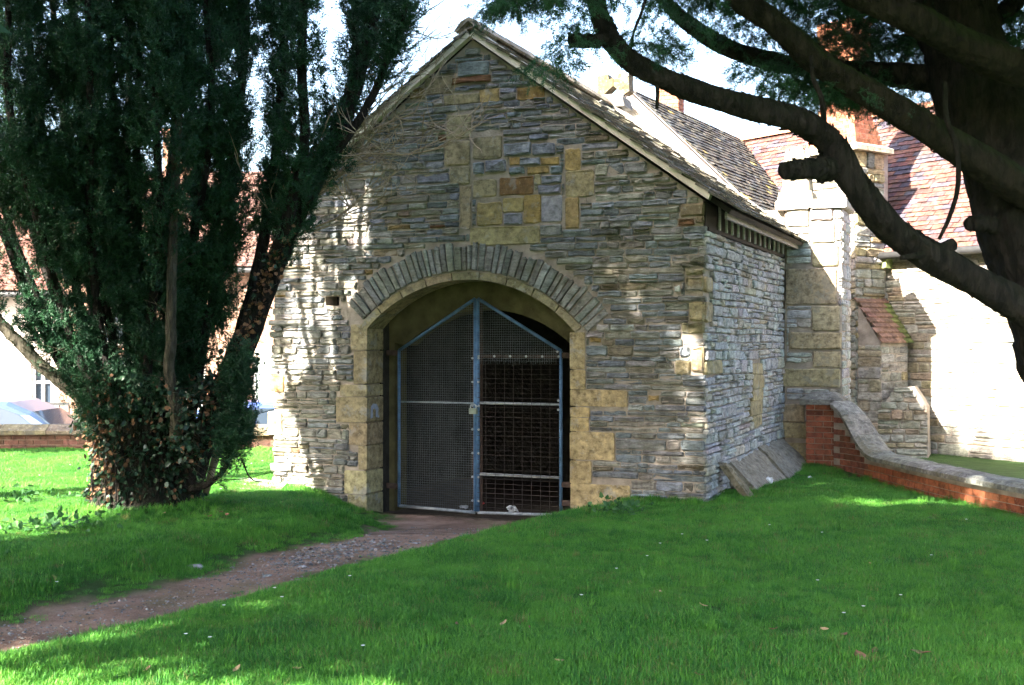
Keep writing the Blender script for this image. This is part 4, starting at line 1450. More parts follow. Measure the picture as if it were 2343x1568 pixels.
def hx(px, Y=HY): return (px - CX) / F * Y
def hz(py, Y=HY): return CZ + (CY - py) / F * Y


brickpink = stone_mat('pale_brick', False, 0.2, 0.1, 0.004)


def house(name, label, x0, x1, wallmat, doors, windows, eaves=3.3, ridge=6.0, col_roof=(0.15, 0.07, 0.055), chimney=None):
    h = empty(name, (x0, HY, -0.8))
    tag(h, label, 'house', 'terraced houses across the road')
    W = x1 - x0
    fn = lambda u, w, d: (u, -d, w)
    outer = [(0.0, 0.0)]
    cut = sorted([(d[0] - x0, d[1] - x0, d[2]) for d in doors])
    for a_, b_, t_ in cut: outer += [(a_, 0.0), (a_, t_), (b_, t_), (b_, 0.0)]
    outer += [(W, 0.0), (W, eaves), (0.0, eaves)]
    holes = [[(a_ - x0, z0_), (a_ - x0, z1_), (b_ - x0, z1_), (b_ - x0, z0_)] for a_, b_, z0_, z1_ in windows]
    wall = holed('wall', outer, holes, 0.0, 0.3, wallmat, h)
    mb = MB(); mb.box(0.0, W, 0.35, 5.0, 0, eaves); mb.build('house_core', M['dark_stone'], h)
    for a_, b_, t_ in cut:
        d = empty('door'); d.parent = h
        mb = MB(); mb.box(a_ + 0.08, b_ - 0.08, 0.1, 0.15, 0, t_ - 0.08); mb.build('door_panel', M['pale_green'], d)
        mb = MB()
        for q0, q1 in ((0.2, 0.46), (0.54, 0.8)):
            wd = b_ - a_ - 0.16
            mb.box(a_ + 0.08 + wd * q0, a_ + 0.08 + wd * q1, 0.085, 0.1, 0.9, t_ - 0.3)
            mb.box(a_ + 0.08 + wd * q0, a_ + 0.08 + wd * q1, 0.085, 0.1, 0.25, 0.75)
        mb.build('door_moulding', M['white_paint'], d)
        mb = MB(); mb.box(a_, a_ + 0.08, 0.05, 0.16, 0, t_); mb.box(b_ - 0.08, b_, 0.05, 0.16, 0, t_); mb.box(a_ + 0.08, b_ - 0.08, 0.05, 0.16, t_ - 0.08, t_); mb.build('door_frame', M['white_paint'], d)
        mb = MB(); mb.box(a_ - 0.12, b_ + 0.12, -0.03, 0.0, t_, t_ + 0.18); mb.build('door_lintel', M['render'], d)
    for a_, b_, z0_, z1_ in windows:
        a_, b_ = a_ - x0, b_ - x0
        w = empty('window'); w.parent = h
        mb = MB(); mb.box(a_, b_, 0.16, 0.17, z0_, z1_); mb.build('pane', M['glass'], w)
        mb = MB()
        for q in (a_, (a_ + b_) / 2 - 0.03, b_ - 0.06): mb.box(q, q + 0.06, 0.1, 0.155, z0_, z1_)
        for q in (z0_, (z0_ + z1_) / 2, z1_ - 0.06): mb.box(a_ + 0.061, b_ - 0.061, 0.105, 0.15, q, q + 0.06)
        mb.build('frame', M['white_paint'], w)
        mb = MB(); mb.box(a_ - 0.08, b_ + 0.08, -0.06, 0.1, z0_ - 0.08, z0_); mb.build('sill', M['render'], w)
    run = 3.4
    rf = mesh_obj('roof', [(-0.02, -0.25, eaves - 0.05), (W + 0.02, -0.25, eaves - 0.05), (W + 0.02, run, ridge), (-0.02, run, ridge), (-0.02, -0.25, eaves + 0.05), (W + 0.02, -0.25, eaves + 0.05), (W + 0.02, run, ridge + 0.1), (-0.02, run, ridge + 0.1)],
                  [(3, 2, 1, 0), (4, 5, 6, 7), (0, 1, 5, 4), (1, 2, 6, 5), (2, 3, 7, 6), (3, 0, 4, 7)], M['dark_wood'], h)
    sl = math.hypot(run + 0.25, ridge - eaves)
    mb = MB()
    for c in range(int(sl / 0.14)):
        t0_, t1_ = c * 0.14 / sl, min((c + 1.25) * 0.14 / sl, 1)
        x = -0.1 - (0.12 if c % 2 else 0)
        while x < W:
            a_, b_ = max(x, -0.02), min(x + 0.24, W + 0.02) - 0.005
            x += 0.24
            if b_ - a_ < 0.04: continue
            q = [(a_, t0_, 0.05), (b_, t0_, 0.05), (b_, t1_, 0.02), (a_, t1_, 0.02)]
            v = [(xx, -0.28 + (run + 0.28) * t, eaves + 0.05 + (ridge - eaves + 0.05) * t + hh + k) for k in (0, 0.02) for xx, t, hh in q]
            mb.add(v, [(0, 3, 2, 1), (4, 5, 6, 7), (0, 1, 5, 4), (1, 2, 6, 5), (2, 3, 7, 6), (3, 0, 4, 7)], jc(col_roof, 0.16))
    tag(mb.build('roof_tiles', M['tile'], rf), kind='stuff')
    mb = MB(); mb.bar((-0.02, -0.31, eaves), (W + 0.02, -0.31, eaves), 0.06, 8); mb.build('gutter', M['iron'], h)
    if chimney:
        mb = MB(); mb.box(chimney, chimney + 0.9, run - 0.3, run + 0.3, ridge - 0.4, ridge + 1.1); mb.box(chimney - 0.05, chimney + 0.95, run - 0.35, run + 0.35, ridge + 1.1, ridge + 1.2)
        o = mb.build('chimney', brickpink, h)
        o.data.color_attributes.new('col', 'FLOAT_COLOR', 'POINT').data.foreach_set('color', np.tile(np.array([0.36, 0.19, 0.13, 1], np.float32), len(o.data.vertices)))
    return h


def col_wall(h, c):
    o = [k for k in h.children if k.name.startswith('wall')][0]
    o.data.color_attributes.new('col', 'FLOAT_COLOR', 'POINT').data.foreach_set('color', np.tile(np.array([*c, 1], np.float32), len(o.data.vertices)))


h1_ = house('terraced_house', 'pale rendered terraced house with pink tiled roof seen behind the parked silver car', -15.0, hx(135), M['render'],
            [(hx(-5), hx(52), 2.05), (hx(-330), hx(-270), 2.05)], [(hx(70), hx(118), 0.9, 2.0), (hx(-120), hx(-40), 0.9, 2.1), (hx(-120), hx(-40), 2.35, 3.0)], 3.5, 6.0)
h2_ = house('terraced_house', 'reddish brick terraced house with a pale panelled door left of the stone building', hx(135) + 0.01, hx(700), brickpink,
            [(hx(575), hx(640), 2.08)], [(hx(200), hx(300), 0.9, 2.1), (hx(380), hx(470), 0.9, 2.1), (hx(210), hx(290), 2.4, 3.2), (hx(390), hx(460), 2.4, 3.2)], 4.05, 6.7, (0.15, 0.08, 0.065), 1.5)
col_wall(h2_, (0.27, 0.16, 0.115))
# iron railing in front of the houses
rl = empty('railing', (hx(45, 26.5), 26.5, -0.76)); tag(rl, 'short iron railing on the pavement behind the silver car', 'railing')
lenr = hx(158, 26.5) - hx(45, 26.5)
mb = MB(); mb.box(0, lenr, -0.03, 0.03, 0.98, 1.05); mb.build('top_rail', M['iron'], rl)
for k in range(6):
    mb = MB(); mb.bar((lenr * k / 5, 0, 0), (lenr * k / 5, 0, 0.98), 0.018, 6); mb.build('railing_post', M['iron'], rl)


# ------------------------------------------------------------------ parked cars
def car(label, loc, paint, rz=0.0):
    c = empty('parked_car', loc, rz)
    tag(c, label, 'car', 'cars parked along the road')
    # side profile, facing +x, length 4.4
    low = [(-2.15, 0.28), (-2.2, 0.55), (-2.12, 0.86), (-1.75, 0.95), (-0.6, 0.93), (0.75, 0.92), (1.5, 0.83), (2.0, 0.70), (2.2, 0.5), (2.15, 0.26)]
    roofl = [(-1.72, 0.955), (-1.25, 1.33), (-0.7, 1.44), (-0.1, 1.465), (0.35, 1.43), (0.75, 1.26), (1.25, 0.90)]
    v, f = [], []
    secs = [(-0.86, 0.94), (-0.89, 1.0), (-0.5, 1.0), (0.5, 1.0), (0.89, 1.0), (0.86, 0.94)]
    n = len(low)
    for y, k in secs:
        v += [(x * (0.985 if abs(y) > 0.87 else 1), y, 0.26 + (z - 0.26) * (1.03 if abs(y) < 0.6 else k)) for x, z in low]
    for i in range(len(secs) - 1):
        f += [(i * n + j, i * n + (j + 1) % n, (i + 1) * n + (j + 1) % n, (i + 1) * n + j) for j in range(n)]
    f += [tuple(range(n)), tuple(range(6 * n - 1, 5 * n - 1, -1))]
    mesh_obj('body', v, f, paint, c, None, True)
    n = len(roofl); v, f = [], []
    for y, k in ((-0.80, 0), (-0.62, 1), (0.62, 1), (0.80, 0)):
        for x, z in roofl: v.append((x, y if z < 1.1 else y * (0.93 if abs(y) > 0.7 else 1), z if k else min(z - 0.05 * (z > 1.1), z)))
    for i in range(3):
        f += [(i * n + j, i * n + j + 1, (i + 1) * n + j + 1, (i + 1) * n + j) for j in range(n - 1)]
    f += [tuple(range(n)), tuple(range(4 * n - 1, 3 * n - 1, -1))]
    mesh_obj('cabin', v, f, paint, c, None, False)
    for sy in (-1, 1):
        for nm, pl in (('side_window', [(-1.18, 0.98), (-0.93, 1.27), (-0.36, 1.36), (-0.36, 0.97)]), ('side_window', [(-0.24, 0.97), (-0.24, 1.365), (0.22, 1.35), (0.58, 1.22), (0.92, 0.97)])):
            v = [(x, sy * (0.813 - 0.058 * max(0, (z - 0.95) / 0.45)), z) for x, z in pl] + [(x, sy * (0.78 - 0.058 * max(0, (z - 0.95) / 0.45)), z) for x, z in pl]
            m_ = len(pl)
            mesh_obj(nm, v, [tuple(range(m_)), tuple(range(2 * m_ - 1, m_ - 1, -1))] + [(i, (i + 1) % m_, (i + 1) % m_ + m_, i + m_) for i in range(m_)], M['glass'], c)
        mb = MB(); mb.box(0.72, 0.9, sy * 0.86, sy * 1.02, 0.95, 1.07); mb.build('wing_mirror', M['black_trim'], c)
        mb = MB(); mb.box(-0.33, -0.27, sy * 0.80, sy * 0.815, 0.97, 1.34); mb.build('door_pillar', M['black_trim'], c)
        for wx in (-1.35, 1.35):
            w = empty('wheel', (wx, sy * 0.80, 0.31)); w.parent = c
            mb = MB(); mb.bar((0, -0.1, 0), (0, 0.1, 0), 0.31, 20); mb.build('tyre', M['rubber'], w)
            mb = MB(); mb.bar((0, -0.105, 0), (0, 0.105, 0), 0.19, 14); mb.build('rim', M['galv'], w)
    for x0_, z0_, x1_, z1_, nm in ((0.74, 1.27, 1.20, 0.945, 'windscreen'), (-1.27, 1.30, -1.66, 1.0, 'rear_window')):
        off = 0.03 * (1 if x0_ > 0 else -1)
        v = [(x0_ + off, -0.60, z0_), (x0_ + off, 0.60, z0_), (x1_ + off, 0.70, z1_), (x1_ + off, -0.70, z1_)]
        v += [(x - off * 1.6, y, z) for x, y, z in v]
        mesh_obj(nm, v, [(0, 1, 2, 3), (7, 6, 5, 4), (0, 4, 5, 1), (1, 5, 6, 2), (2, 6, 7, 3), (3, 7, 4, 0)], M['glass'], c)
    for sy in (-1, 1):
        mb = MB(); mb.box(2.0, 2.16, sy * 0.55, sy * 0.8, 0.56, 0.70); mb.build('headlight', M['glass'], c)
    return c


CYD = 21.0
car('light silver blue hatchback parked behind the low wall, left of the yew', (hx(100, CYD) - 0.70, CYD, -0.83), M['car_silver'])
car('dark car at the far left edge behind the silver car', (hx(35, 23.3) - 1.35, 23.6, -0.86), M['car_dark'])
car('blue car glimpsed between the yew and the stone building', (hx(640, CYD), CYD, -0.86), M['car_blue'])
# ================================================================== INSTANCED FOLIAGE
_lib = {}


def proto_collection(key, meshes):
    c = bpy.data.collections.new('library_' + key)     # never linked to the scene: only a source of leaf shapes
    for i, me in enumerate(meshes):
        c.objects.link(bpy.data.objects.new('%s_%d' % (key, i), me))
    _lib[key] = (c, len(meshes))


def quick_mesh(name, v, f, mat):
    me = bpy.data.meshes.new(name)
    me.from_pydata([tuple(p) for p in v], [], f)
    me.update()
    me.materials.append(mat)
    return me


def scatter(name, key, pts, rot, scl, parent=None, origin=(0, 0, 0)):
    """one object whose vertices carry one leaf spray / grass tuft each"""
    pts = np.asarray(pts, np.float32) - np.array(origin, np.float32)
    c, n = _lib[key]
    me = bpy.data.meshes.new(name)
    me.vertices.add(len(pts)); me.vertices.foreach_set('co', pts.ravel())
    for an, ty, data, fld in (('rot', 'FLOAT_VECTOR', np.asarray(rot, np.float32), 'vector'), ('scl', 'FLOAT', np.asarray(scl, np.float32), 'value'), ('idx', 'INT', rng.integers(0, n, len(pts)).astype(np.int32), 'value')):
        a_ = me.attributes.new(an, ty, 'POINT'); a_.data.foreach_set(fld, data.ravel())
    o = bpy.data.objects.new(name, me)
    o.location = origin if parent is None else (0, 0, 0)
    if parent: o.parent = parent
    col.objects.link(o)
    ng = bpy.data.node_groups.new('scatter_' + key, 'GeometryNodeTree')
    ng.interface.new_socket('Geometry', in_out='INPUT', socket_type='NodeSocketGeometry')
    ng.interface.new_socket('Geometry', in_out='OUTPUT', socket_type='NodeSocketGeometry')
    N, Lk = ng.nodes, ng.links
    gi, gout = N.new('NodeGroupInput'), N.new('NodeGroupOutput')
    ci = N.new('GeometryNodeCollectionInfo'); ci.inputs['Collection'].default_value = c
    ci.inputs['Separate Children'].default_value = True; ci.inputs['Reset Children'].default_value = True
    iop = N.new('GeometryNodeInstanceOnPoints'); iop.inputs['Pick Instance'].default_value = True

    def named(nm, ty):
        q = N.new('GeometryNodeInputNamedAttribute'); q.data_type = ty; q.inputs['Name'].default_value = nm
        return q.outputs['Attribute']
    e2r = N.new('FunctionNodeEulerToRotation')
    Lk.new(named('rot', 'FLOAT_VECTOR'), e2r.inputs[0])
    Lk.new(gi.outputs[0], iop.inputs['Points']); Lk.new(ci.outputs[0], iop.inputs['Instance'])
    Lk.new(named('idx', 'INT'), iop.inputs['Instance Index'])
    Lk.new(e2r.outputs[0], iop.inputs['Rotation']); Lk.new(named('scl', 'FLOAT'), iop.inputs['Scale'])
    Lk.new(iop.outputs[0], gout.inputs[0])
    md = o.modifiers.new('leaves', 'NODES'); md.node_group = ng
    tag(o, kind='stuff')
    return o


def dir_rot(d):
    """euler angles taking +X to the directions d, with a random spin"""
    d = np.asarray(d, float)
    d = d / np.linalg.norm(d, axis=1, keepdims=True)
    return np.stack([rng.uniform(0, 6.283, len(d)), -np.arcsin(np.clip(d[:, 2], -1, 1)), np.arctan2(d[:, 1], d[:, 0])], 1)


def sprig(L, nl, wid, twigs, n, seed):
    """yew spray: a twig along +X with flat needles, and side twigs"""
    r = np.random.default_rng(seed)
    v, f = [], []

    def needle(p, d, l, w, up):
        s = np.cross(d, up); s /= np.linalg.norm(s) + 1e-9
        k = len(v)
        v.extend([p, p + d * l * 0.45 + s * w, p + d * l, p + d * l * 0.45 - s * w])
        f.append((k, k + 1, k + 2, k + 3))

    def axis_(p0, d, l, m):
        e = p0 + d * l
        k = len(v)
        up = np.array([0, 0, 1.0]); s = np.cross(d, up); s /= np.linalg.norm(s) + 1e-9
        v.extend([p0 + s * 0.002, p0 - s * 0.002, e]); f.append((k, k + 1, k + 2))
        for i in range(m):
            t = (i + 0.5) / m
            a = r.uniform(0, 6.283)
            q = np.cross(d, s)
            side = s * math.cos(a) + q * math.sin(a) * 0.7
            dd_ = d * 0.55 + side * 0.9
            dd_ /= np.linalg.norm(dd_)
            needle(p0 + d * l * t, dd_, nl * r.uniform(0.75, 1.2), wid, r.normal(size=3))
        needle(e - d * 0.005, d, nl, wid, r.normal(size=3))
    axis_(np.zeros(3), np.array([1.0, 0, 0]), L, n)
    for i in range(twigs):
        d = np.array([1.0, r.normal() * 0.55, r.normal() * 0.55]); d /= np.linalg.norm(d)
        axis_(np.array([L * r.uniform(0.1, 0.7), 0, 0]), d, L * r.uniform(0.4, 0.65), int(n * 0.55))
    return v, f


proto_collection('yew', [quick_mesh('yew_spray', *sprig(0.13, 0.030, 0.0042, 3, 18, 10 + i), M['yew']) for i in range(4)])
proto_collection('fineyew', [quick_mesh('fine_yew_spray', *sprig(0.16, 0.032, 0.0030, 3, 22, 30 + i), M['yew']) for i in range(4)])
proto_collection('coarseyew', [quick_mesh('coarse_yew_spray', *sprig(0.30, 0.085, 0.014, 3, 14, 50 + i), M['yew']) for i in range(4)])


def leaf_shape(s, seed, mat, lob=True):
    r = np.random.default_rng(seed)
    pts = [(0, 0), (0.25, 0.42), (0.45, 0.30), (0.62, 0.40) if lob else (0.62, 0.28), (1.0, 0.0), (0.62, -0.40) if lob else (0.62, -0.28), (0.45, -0.30), (0.25, -0.42)]
    v = [(x * s, y * s, (0.12 * abs(y) - 0.18 * x * x + r.normal() * 0.02) * s) for x, y in pts]
    return quick_mesh('leaf', v, [(0, 1, 2), (0, 2, 4), (2, 3, 4), (0, 4, 6), (4, 5, 6), (0, 6, 7)], mat)


proto_collection('ivy', [leaf_shape(0.052, i, M['ivy']) for i in range(3)])
proto_collection('deadivy', [leaf_shape(0.052, 9 + i, M['dead_ivy']) for i in range(3)])
proto_collection('weed', [leaf_shape(0.06, 20 + i, M['weed'], False) for i in range(3)])

# ================================================================== WHERE THE SUN GETS THROUGH (gaps cut in the crowns to set sun flecks)
LZ = [np.array([(-40, 9.2), (-4.06, 9.6), (-3.6, 9.8), (-3.45, 10.6), (-3.2, 12.25), (-2.4, 11.95), (-1.95, 12.3), (-1.75, 14.4), (-1.5, 60), (-40, 60)]),
      np.array([(-2.9, 5.9), (-1.2, 5.78), (-0.5, 5.55), (-0.4, 5.2), (-3.2, 5.2)]),
      np.array([(2.9, 11.75), (4.9, 11.95), (4.9, 12.25), (2.9, 12.0)]), np.array([(0.4, 10.2), (1.15, 10.35), (1.15, 10.5), (0.4, 10.35)]),
      np.array([(-1.9, 10.35), (-0.6, 11.2), (-0.6, 11.0), (-1.9, 10.2)])]


def inside(poly, x, y):
    r = np.zeros(len(x), bool)
    j = len(poly) - 1
    for i in range(len(poly)):
        xi, yi = poly[i]; xj, yj = poly[j]
        r ^= ((yi > y) != (yj > y)) & (x < (xj - xi) * (y - yi) / (yj - yi + 1e-12) + xi)
        j = i
    return r


def on_front(c):
    """where the shadow of each point falls on the building's front: x along it, z up"""
    S_ = np.array(SUN)
    lx = (c[:, 0] - OX) * EX[0] + (c[:, 1] - OY) * EX[1]; ly = (c[:, 0] - OX) * EY[0] + (c[:, 1] - OY) * EY[1]
    sx, sy = S_[:2] @ EX, S_[:2] @ EY
    k = ly / sy
    return lx - sx * k, c[:, 2] - S_[2] * k


FLECKS = ((655, 210, 25, 40), (680, 330, 30, 60), (660, 430, 30, 40), (840, 420, 25, 60), (830, 560, 40, 80), (880, 180, 15, 50), (800, 300, 20, 30), (610, 530, 15, 20), (340, 360, 15, 40), (365, 540, 30, 50), (360, 650, 40, 40),
          (420, 640, 20, 30), (420, 740, 35, 60), (350, 710, 25, 30), (240, 740, 25, 35), (190, 800, 20, 35), (90, 810, 30, 50), (85, 920, 20, 30), (150, 470, 25, 30), (410, 890, 15, 30), (430, 970, 35, 40), (480, 965, 20, 40),
          (600, 790, 15, 20), (690, 1000, 15, 50), (750, 930, 20, 40), (240, 1030, 20, 30), (355, 1130, 25, 40), (350, 1190, 20, 25), (440, 1150, 15, 40), (505, 1140, 25, 30), (610, 1190, 35, 50), (180, 1260, 25, 40),
          (360, 1280, 20, 30), (600, 1270, 30, 30), (375, 1400, 25, 40), (260, 1430, 20, 40), (90, 1450, 25, 40), (560, 1480, 18, 35), (610, 1440, 25, 60), (400, 1530, 20, 40), (200, 1540, 30, 30), (330, 1620, 20, 40), (150, 1640, 30, 50), (620, 1700, 20, 50), (240, 1720, 30, 40))


def gap_front(c, m, streaks):
    x, z = on_front(c)
    g = (x < 0.76 + m) & (x > -0.3) & (z < 1.05 + m - 1.5 * x) & (z > -0.6)
    for (a_, b_, ra, rb) in ((4.52, 0.42, 0.06, 0.07), (4.80, 0.40, 0.08, 0.08), (5.02, 1.1, 0.05, 0.5), (4.245, 2.25, 0.03, 0.2), (4.77, 1.7, 0.05, 0.08)):
        g |= ((x - a_) / (ra + m)) ** 2 + ((z - b_) / (rb + m)) ** 2 < 1
    if streaks == 1:                       # long flecks of light on the left of the front
        for (zx, zy, ra, rb) in FLECKS:
            a_, b_ = fac(605 + 0.27 * zx, 423 + 0.27 * zy)
            g |= ((x - a_) / (ra * 0.0015 + 0.10)) ** 2 + ((z - b_) / (rb * 0.00135 + 0.125)) ** 2 < 1
    if streaks == 2:
        g |= (x > -0.1) & (x < 1.75) & (z > 0.2) & (z < 3.5)
    return g


# ================================================================== YEW ON THE LEFT
def stem_mesh(name, ctrl, r0, r1, mat, parent, sides=10, per=6, pw=1.0, wob=0.07, org=None):
    pts = catmull(ctrl, per)
    if org is not None: pts = pts - np.array(org)
    t = np.linspace(0, 1, len(pts)) ** pw
    rad = r0 + (r1 - r0) * t
    pts = pts + rng.normal(size=pts.shape) * (rad[:, None] * 0.08)
    v, f = tube(pts, rad, sides, wob)
    return mesh_obj(name, v, f, mat, parent, None, True)


TB = (TREE[0], TREE[1], float(G(*TREE)))
yew = empty('yew_tree', TB)
tag(yew, 'dark many-stemmed yew clad in ivy on the left of the lawn', 'tree')


def tr(*q): return [tuple(P(px, py, Y)) for px, py, Y in q]


base = np.array(TB)
stems = []
def add_stem(ctrl, r0, r1, dens=1.0, rad=0.30, start=0.25, mat='bark'):
    stem_mesh('stem', ctrl, r0, r1, M[mat], yew, 10 if r0 > 0.05 else 7, 6, 0.8, 0.08, TB)
    stems.append((catmull(ctrl, 10), dens, rad, start))


# butt of the trunk, fluted
v, f = tube([(0, 0, -0.15), (0, 0, 0.05), (-0.01, 0, 0.25), (0.0, 0, 0.5), (0.0, 0.02, 0.8)], [0.58, 0.47, 0.40, 0.42, 0.46], 18, 0.12)
mesh_obj('trunk', v, f, M['bark'], yew, None, True)
add_stem(tr((420, 1120, 11.55), (468, 1000, 11.5), (520, 880, 11.5), (585, 720, 11.5), (655, 540, 11.5), (720, 410, 11.6), (790, 260, 11.7), (840, 100, 11.8), (880, -80, 12), (930, -350, 12.2)), 0.15, 0.05, 0.6, 0.21, 0.30)
add_stem(tr((600, 680, 11.5), (660, 490, 11.35), (695, 330, 11.3), (690, 100, 11.2), (700, -200, 11.2), (705, -500, 11.2)), 0.07, 0.03, 0.7, 0.19, 0.1)
add_stem(tr((720, 410, 11.6), (830, 260, 11.55), (885, 140, 11.5), (925, 20, 11.5), (945, -150, 11.5), (960, -400, 11.5)), 0.05, 0.02, 0.75, 0.15, 0.3)
add_stem(tr((760, 330, 11.7), (800, 200, 11.8), (815, 50, 11.9), (820, -150, 12), (820, -450, 12)), 0.05, 0.02, 0.6, 0.14, 0.3)
add_stem(tr((500, 900, 11.7), (570, 700, 11.8), (615, 480, 11.8), (640, 250, 11.8), (650, 0, 11.8), (655, -400, 11.8)), 0.08, 0.03, 0.8, 0.17, 0.25)
add_stem(tr((402, 1010, 11.15), (403, 940, 11.05), (388, 850, 11.0), (392, 700, 10.98), (395, 560, 11), (400, 430, 11), (410, 200, 11), (420, -100, 11.1), (430, -500, 11.2)), 0.058, 0.03, 0.5, 0.22, 0.45, 'bark_pale')
add_stem(tr((290, 1080, 11.5), (240, 985, 11.4), (180, 905, 11.3), (110, 850, 11.2), (40, 780, 11.1), (-40, 690, 11), (-120, 540, 10.9), (-170, 300, 10.9), (-190, 0, 10.9)), 0.08, 0.035, 0.55, 0.25, 0.3, 'bark_pale')
for (x0, xb, xt, Yb, Yt, dn) in ((300, 200, 60, 11.5, 10.9, 1), (310, 255, 165, 11.4, 11.0, 1), (300, 120, -60, 11.6, 11.3, 1), (330, 290, 250, 11.5, 11.1, 1), (345, 325, 330, 11.6, 11.2, 1), (370, 400, 470, 11.6, 11.3, 1),
                             (390, 450, 540, 11.7, 11.6, 1), (400, 470, 565, 11.6, 12.0, 0.9), (330, 300, 300, 11.9, 12.0, 1), (310, 220, 120, 11.8, 12.0, 1), (300, 150, 0, 11.7, 11.9, 1), (350, 380, 410, 11.9, 12.1, 1),
                             (360, 430, 500, 12.1, 12.6, 0.9), (290, 100, -120, 11.3, 10.9, 0.8), (345, 340, 370, 11.2, 10.8, 0.9), (320, 230, 200, 11.2, 10.7, 0.9), (300, 160, 20, 11.2, 10.6, 0.8)):
    add_stem(tr((x0, 1060, Yb * 0.5 + 5.8), ((x0 + xb) / 2 + rng.normal() * 8, 930, Yb), (xb, 760, Yb), (xb * 0.55 + xt * 0.45 + rng.normal() * 12, 520, (Yb + Yt) / 2), (xb * 0.15 + xt * 0.85 + rng.normal() * 12, 250, Yt), (xt, 0, Yt), (xt + rng.normal() * 15, -350, Yt), (xt + rng.normal() * 15, -650, Yt)), 0.055, 0.02, dn, 0.27, 0.05)
# low drooping shoot on the right of the trunk
add_stem(tr((435, 1120, 11.3), (480, 1105, 11.2), (515, 1070, 11.15), (540, 1000, 11.1), (552, 920, 11.1), (545, 840, 11.1)), 0.035, 0.012, 1.3, 0.10, 0.35)

stem_mesh('hanging_strand', tr((548, 1040, 11.1), (560, 1068, 11.08), (568, 1088, 11.06), (582, 1100, 11.05), (600, 1103, 11.05)), 0.008, 0.005, M['bark'], yew, 6, 4, 1.0, 0.2, TB)
dt = MB()
for pts, dens, rad, start in stems:
    for _ in range(26):
        i_ = rng.integers(4, max(6, int(len(pts) * 0.7)))
        p_ = pts[i_] - base
        q_ = p_ + np.array([rng.normal() * 0.16, rng.normal() * 0.16, rng.uniform(0.02, 0.22)])
        dt.tube([p_, (p_ + q_) / 2 + rng.normal(size=3) * 0.02, q_], [0.005, 0.004, 0.0025], 4)
tag(dt.build('dead_twigs', M['bark_pale'], yew), kind='stuff')
pp, dirs = [], []
for pts, dens, rad, start in stems:
    L_ = np.concatenate([[0], np.cumsum(np.linalg.norm(np.diff(pts, axis=0), axis=1))])
    tot = L_[-1]
    nt_ = int(tot * 52 * dens)
    s = rng.uniform(start, 1.0, nt_) ** 0.9 * tot
    c = np.stack([np.interp(s, L_, pts[:, k]) for k in range(3)], 1)
    taper = np.clip(1.15 - 0.5 * (s / tot), 0.4, 1) * np.clip((s / tot - start) * 5, 0.25, 1)
    a_ = rng.uniform(0, 6.283, nt_); rr = rad * np.sqrt(rng.random(nt_)) * taper
    c = c + np.stack([np.cos(a_) * rr, np.sin(a_) * rr, rng.normal(size=nt_) * 0.05], 1)
    for q in range(nt_):
        m_ = rng.integers(8, 14)
        off = rng.normal(size=(m_, 3)) * np.array([0.045, 0.045, 0.085])
        pp.append(c[q] + off)
        d_ = np.array([np.cos(a_[q]) * 0.35, np.sin(a_[q]) * 0.35, 0.8]) + rng.normal(size=(m_, 3)) * 0.38
        dirs.append(d_)
pp, dirs = np.vstack(pp), np.vstack(dirs)
# open slot of sky between the columns, as in the photograph's crown
u_, w_ = pp[:, 0] / pp[:, 1] * F + CX, CY - (pp[:, 2] - CZ) / pp[:, 1] * F
keep = ~((np.abs(u_ - (592 + (300 - w_) * 0.02)) < 20) & (w_ > 135) & (w_ < 440) & (rng.random(len(u_)) < 0.95))
keep &= ~((w_ > 760) & (u_ > 455) & (u_ < 500) & (rng.random(len(u_)) < 0.7))
keep &= ~gap_front(pp, 0.08, 1)
g_ = pp - np.outer(pp[:, 2] / SUN.z, np.array(SUN))
keep &= ~(inside(LZ[0], g_[:, 0], g_[:, 1]) & (g_[:, 1] < 19) & (g_[:, 0] > -3.3) & (rng.random(len(pp)) < 0.5))
# clumpy foliage with holes
hole = vnoise(u_ / 26, w_ / 60) * 0.6 + vnoise(u_ / 11 + 9, w_ / 22) * 0.4
keep &= (hole > 0.40) | (rng.random(len(u_)) < 0.28)
pp, dirs = pp[keep], dirs[keep]
scatter('crown', 'yew', pp, dir_rot(dirs), rng.uniform(0.7, 1.25, len(pp)), yew, TB)
print('left yew sprigs', len(pp))

# ivy climbing the butt of the yew and the leaning stem
ip, idr = [], []
n_ = 4200
zz = rng.uniform(0.0, 1.25, n_) ** 1.0
aa = rng.uniform(0, 6.283, n_)
rr = 0.50 + 0.03 * rng.normal(size=n_) + 0.10 * (zz > 0.8) * zz - 0.05 * np.exp(-((zz - 0.35) / 0.25) ** 2)
ip.append(np.stack([TB[0] + np.cos(aa) * rr, TB[1] + np.sin(aa) * rr * 0.85, TB[2] + zz], 1))
idr.append(np.stack([np.cos(aa) * 0.6, np.sin(aa) * 0.6, -0.6 + rng.normal(size=n_) * 0.4], 1))
for (px0, py0, px1, py1, Yd, m_, sp) in ((420, 1080, 555, 800, 11.3, 420, 0.15), (400, 1060, 420, 900, 11.0, 260, 0.18), (300, 1080, 210, 960, 11.2, 260, 0.16), (560, 800, 640, 580, 11.4, 60, 0.12)):
    t_ = rng.random(m_)
    a_, b_ = np.array(P(px0, py0, Yd)), np.array(P(px1, py1, Yd))
    ip.append(a_ + (b_ - a_) * t_[:, None] + rng.normal(size=(m_, 3)) * sp * np.array([0.7, 0.6, 0.5]))
    idr.append(np.stack([rng.normal(size=m_) * 0.6, -0.6 + rng.normal(size=m_) * 0.4, -0.5 + rng.normal(size=m_) * 0.4], 1))
ip, idr = np.vstack(ip), np.vstack(idr)
ivy = empty('ivy', TB)
tag(ivy, 'glossy ivy with brown dead leaves climbing the trunk of the left yew', 'ivy')
dead = rng.random(len(ip)) < 0.13
dead |= (ip[:, 0] < TB[0] - 0.15) & (rng.random(len(ip)) < 0.35)
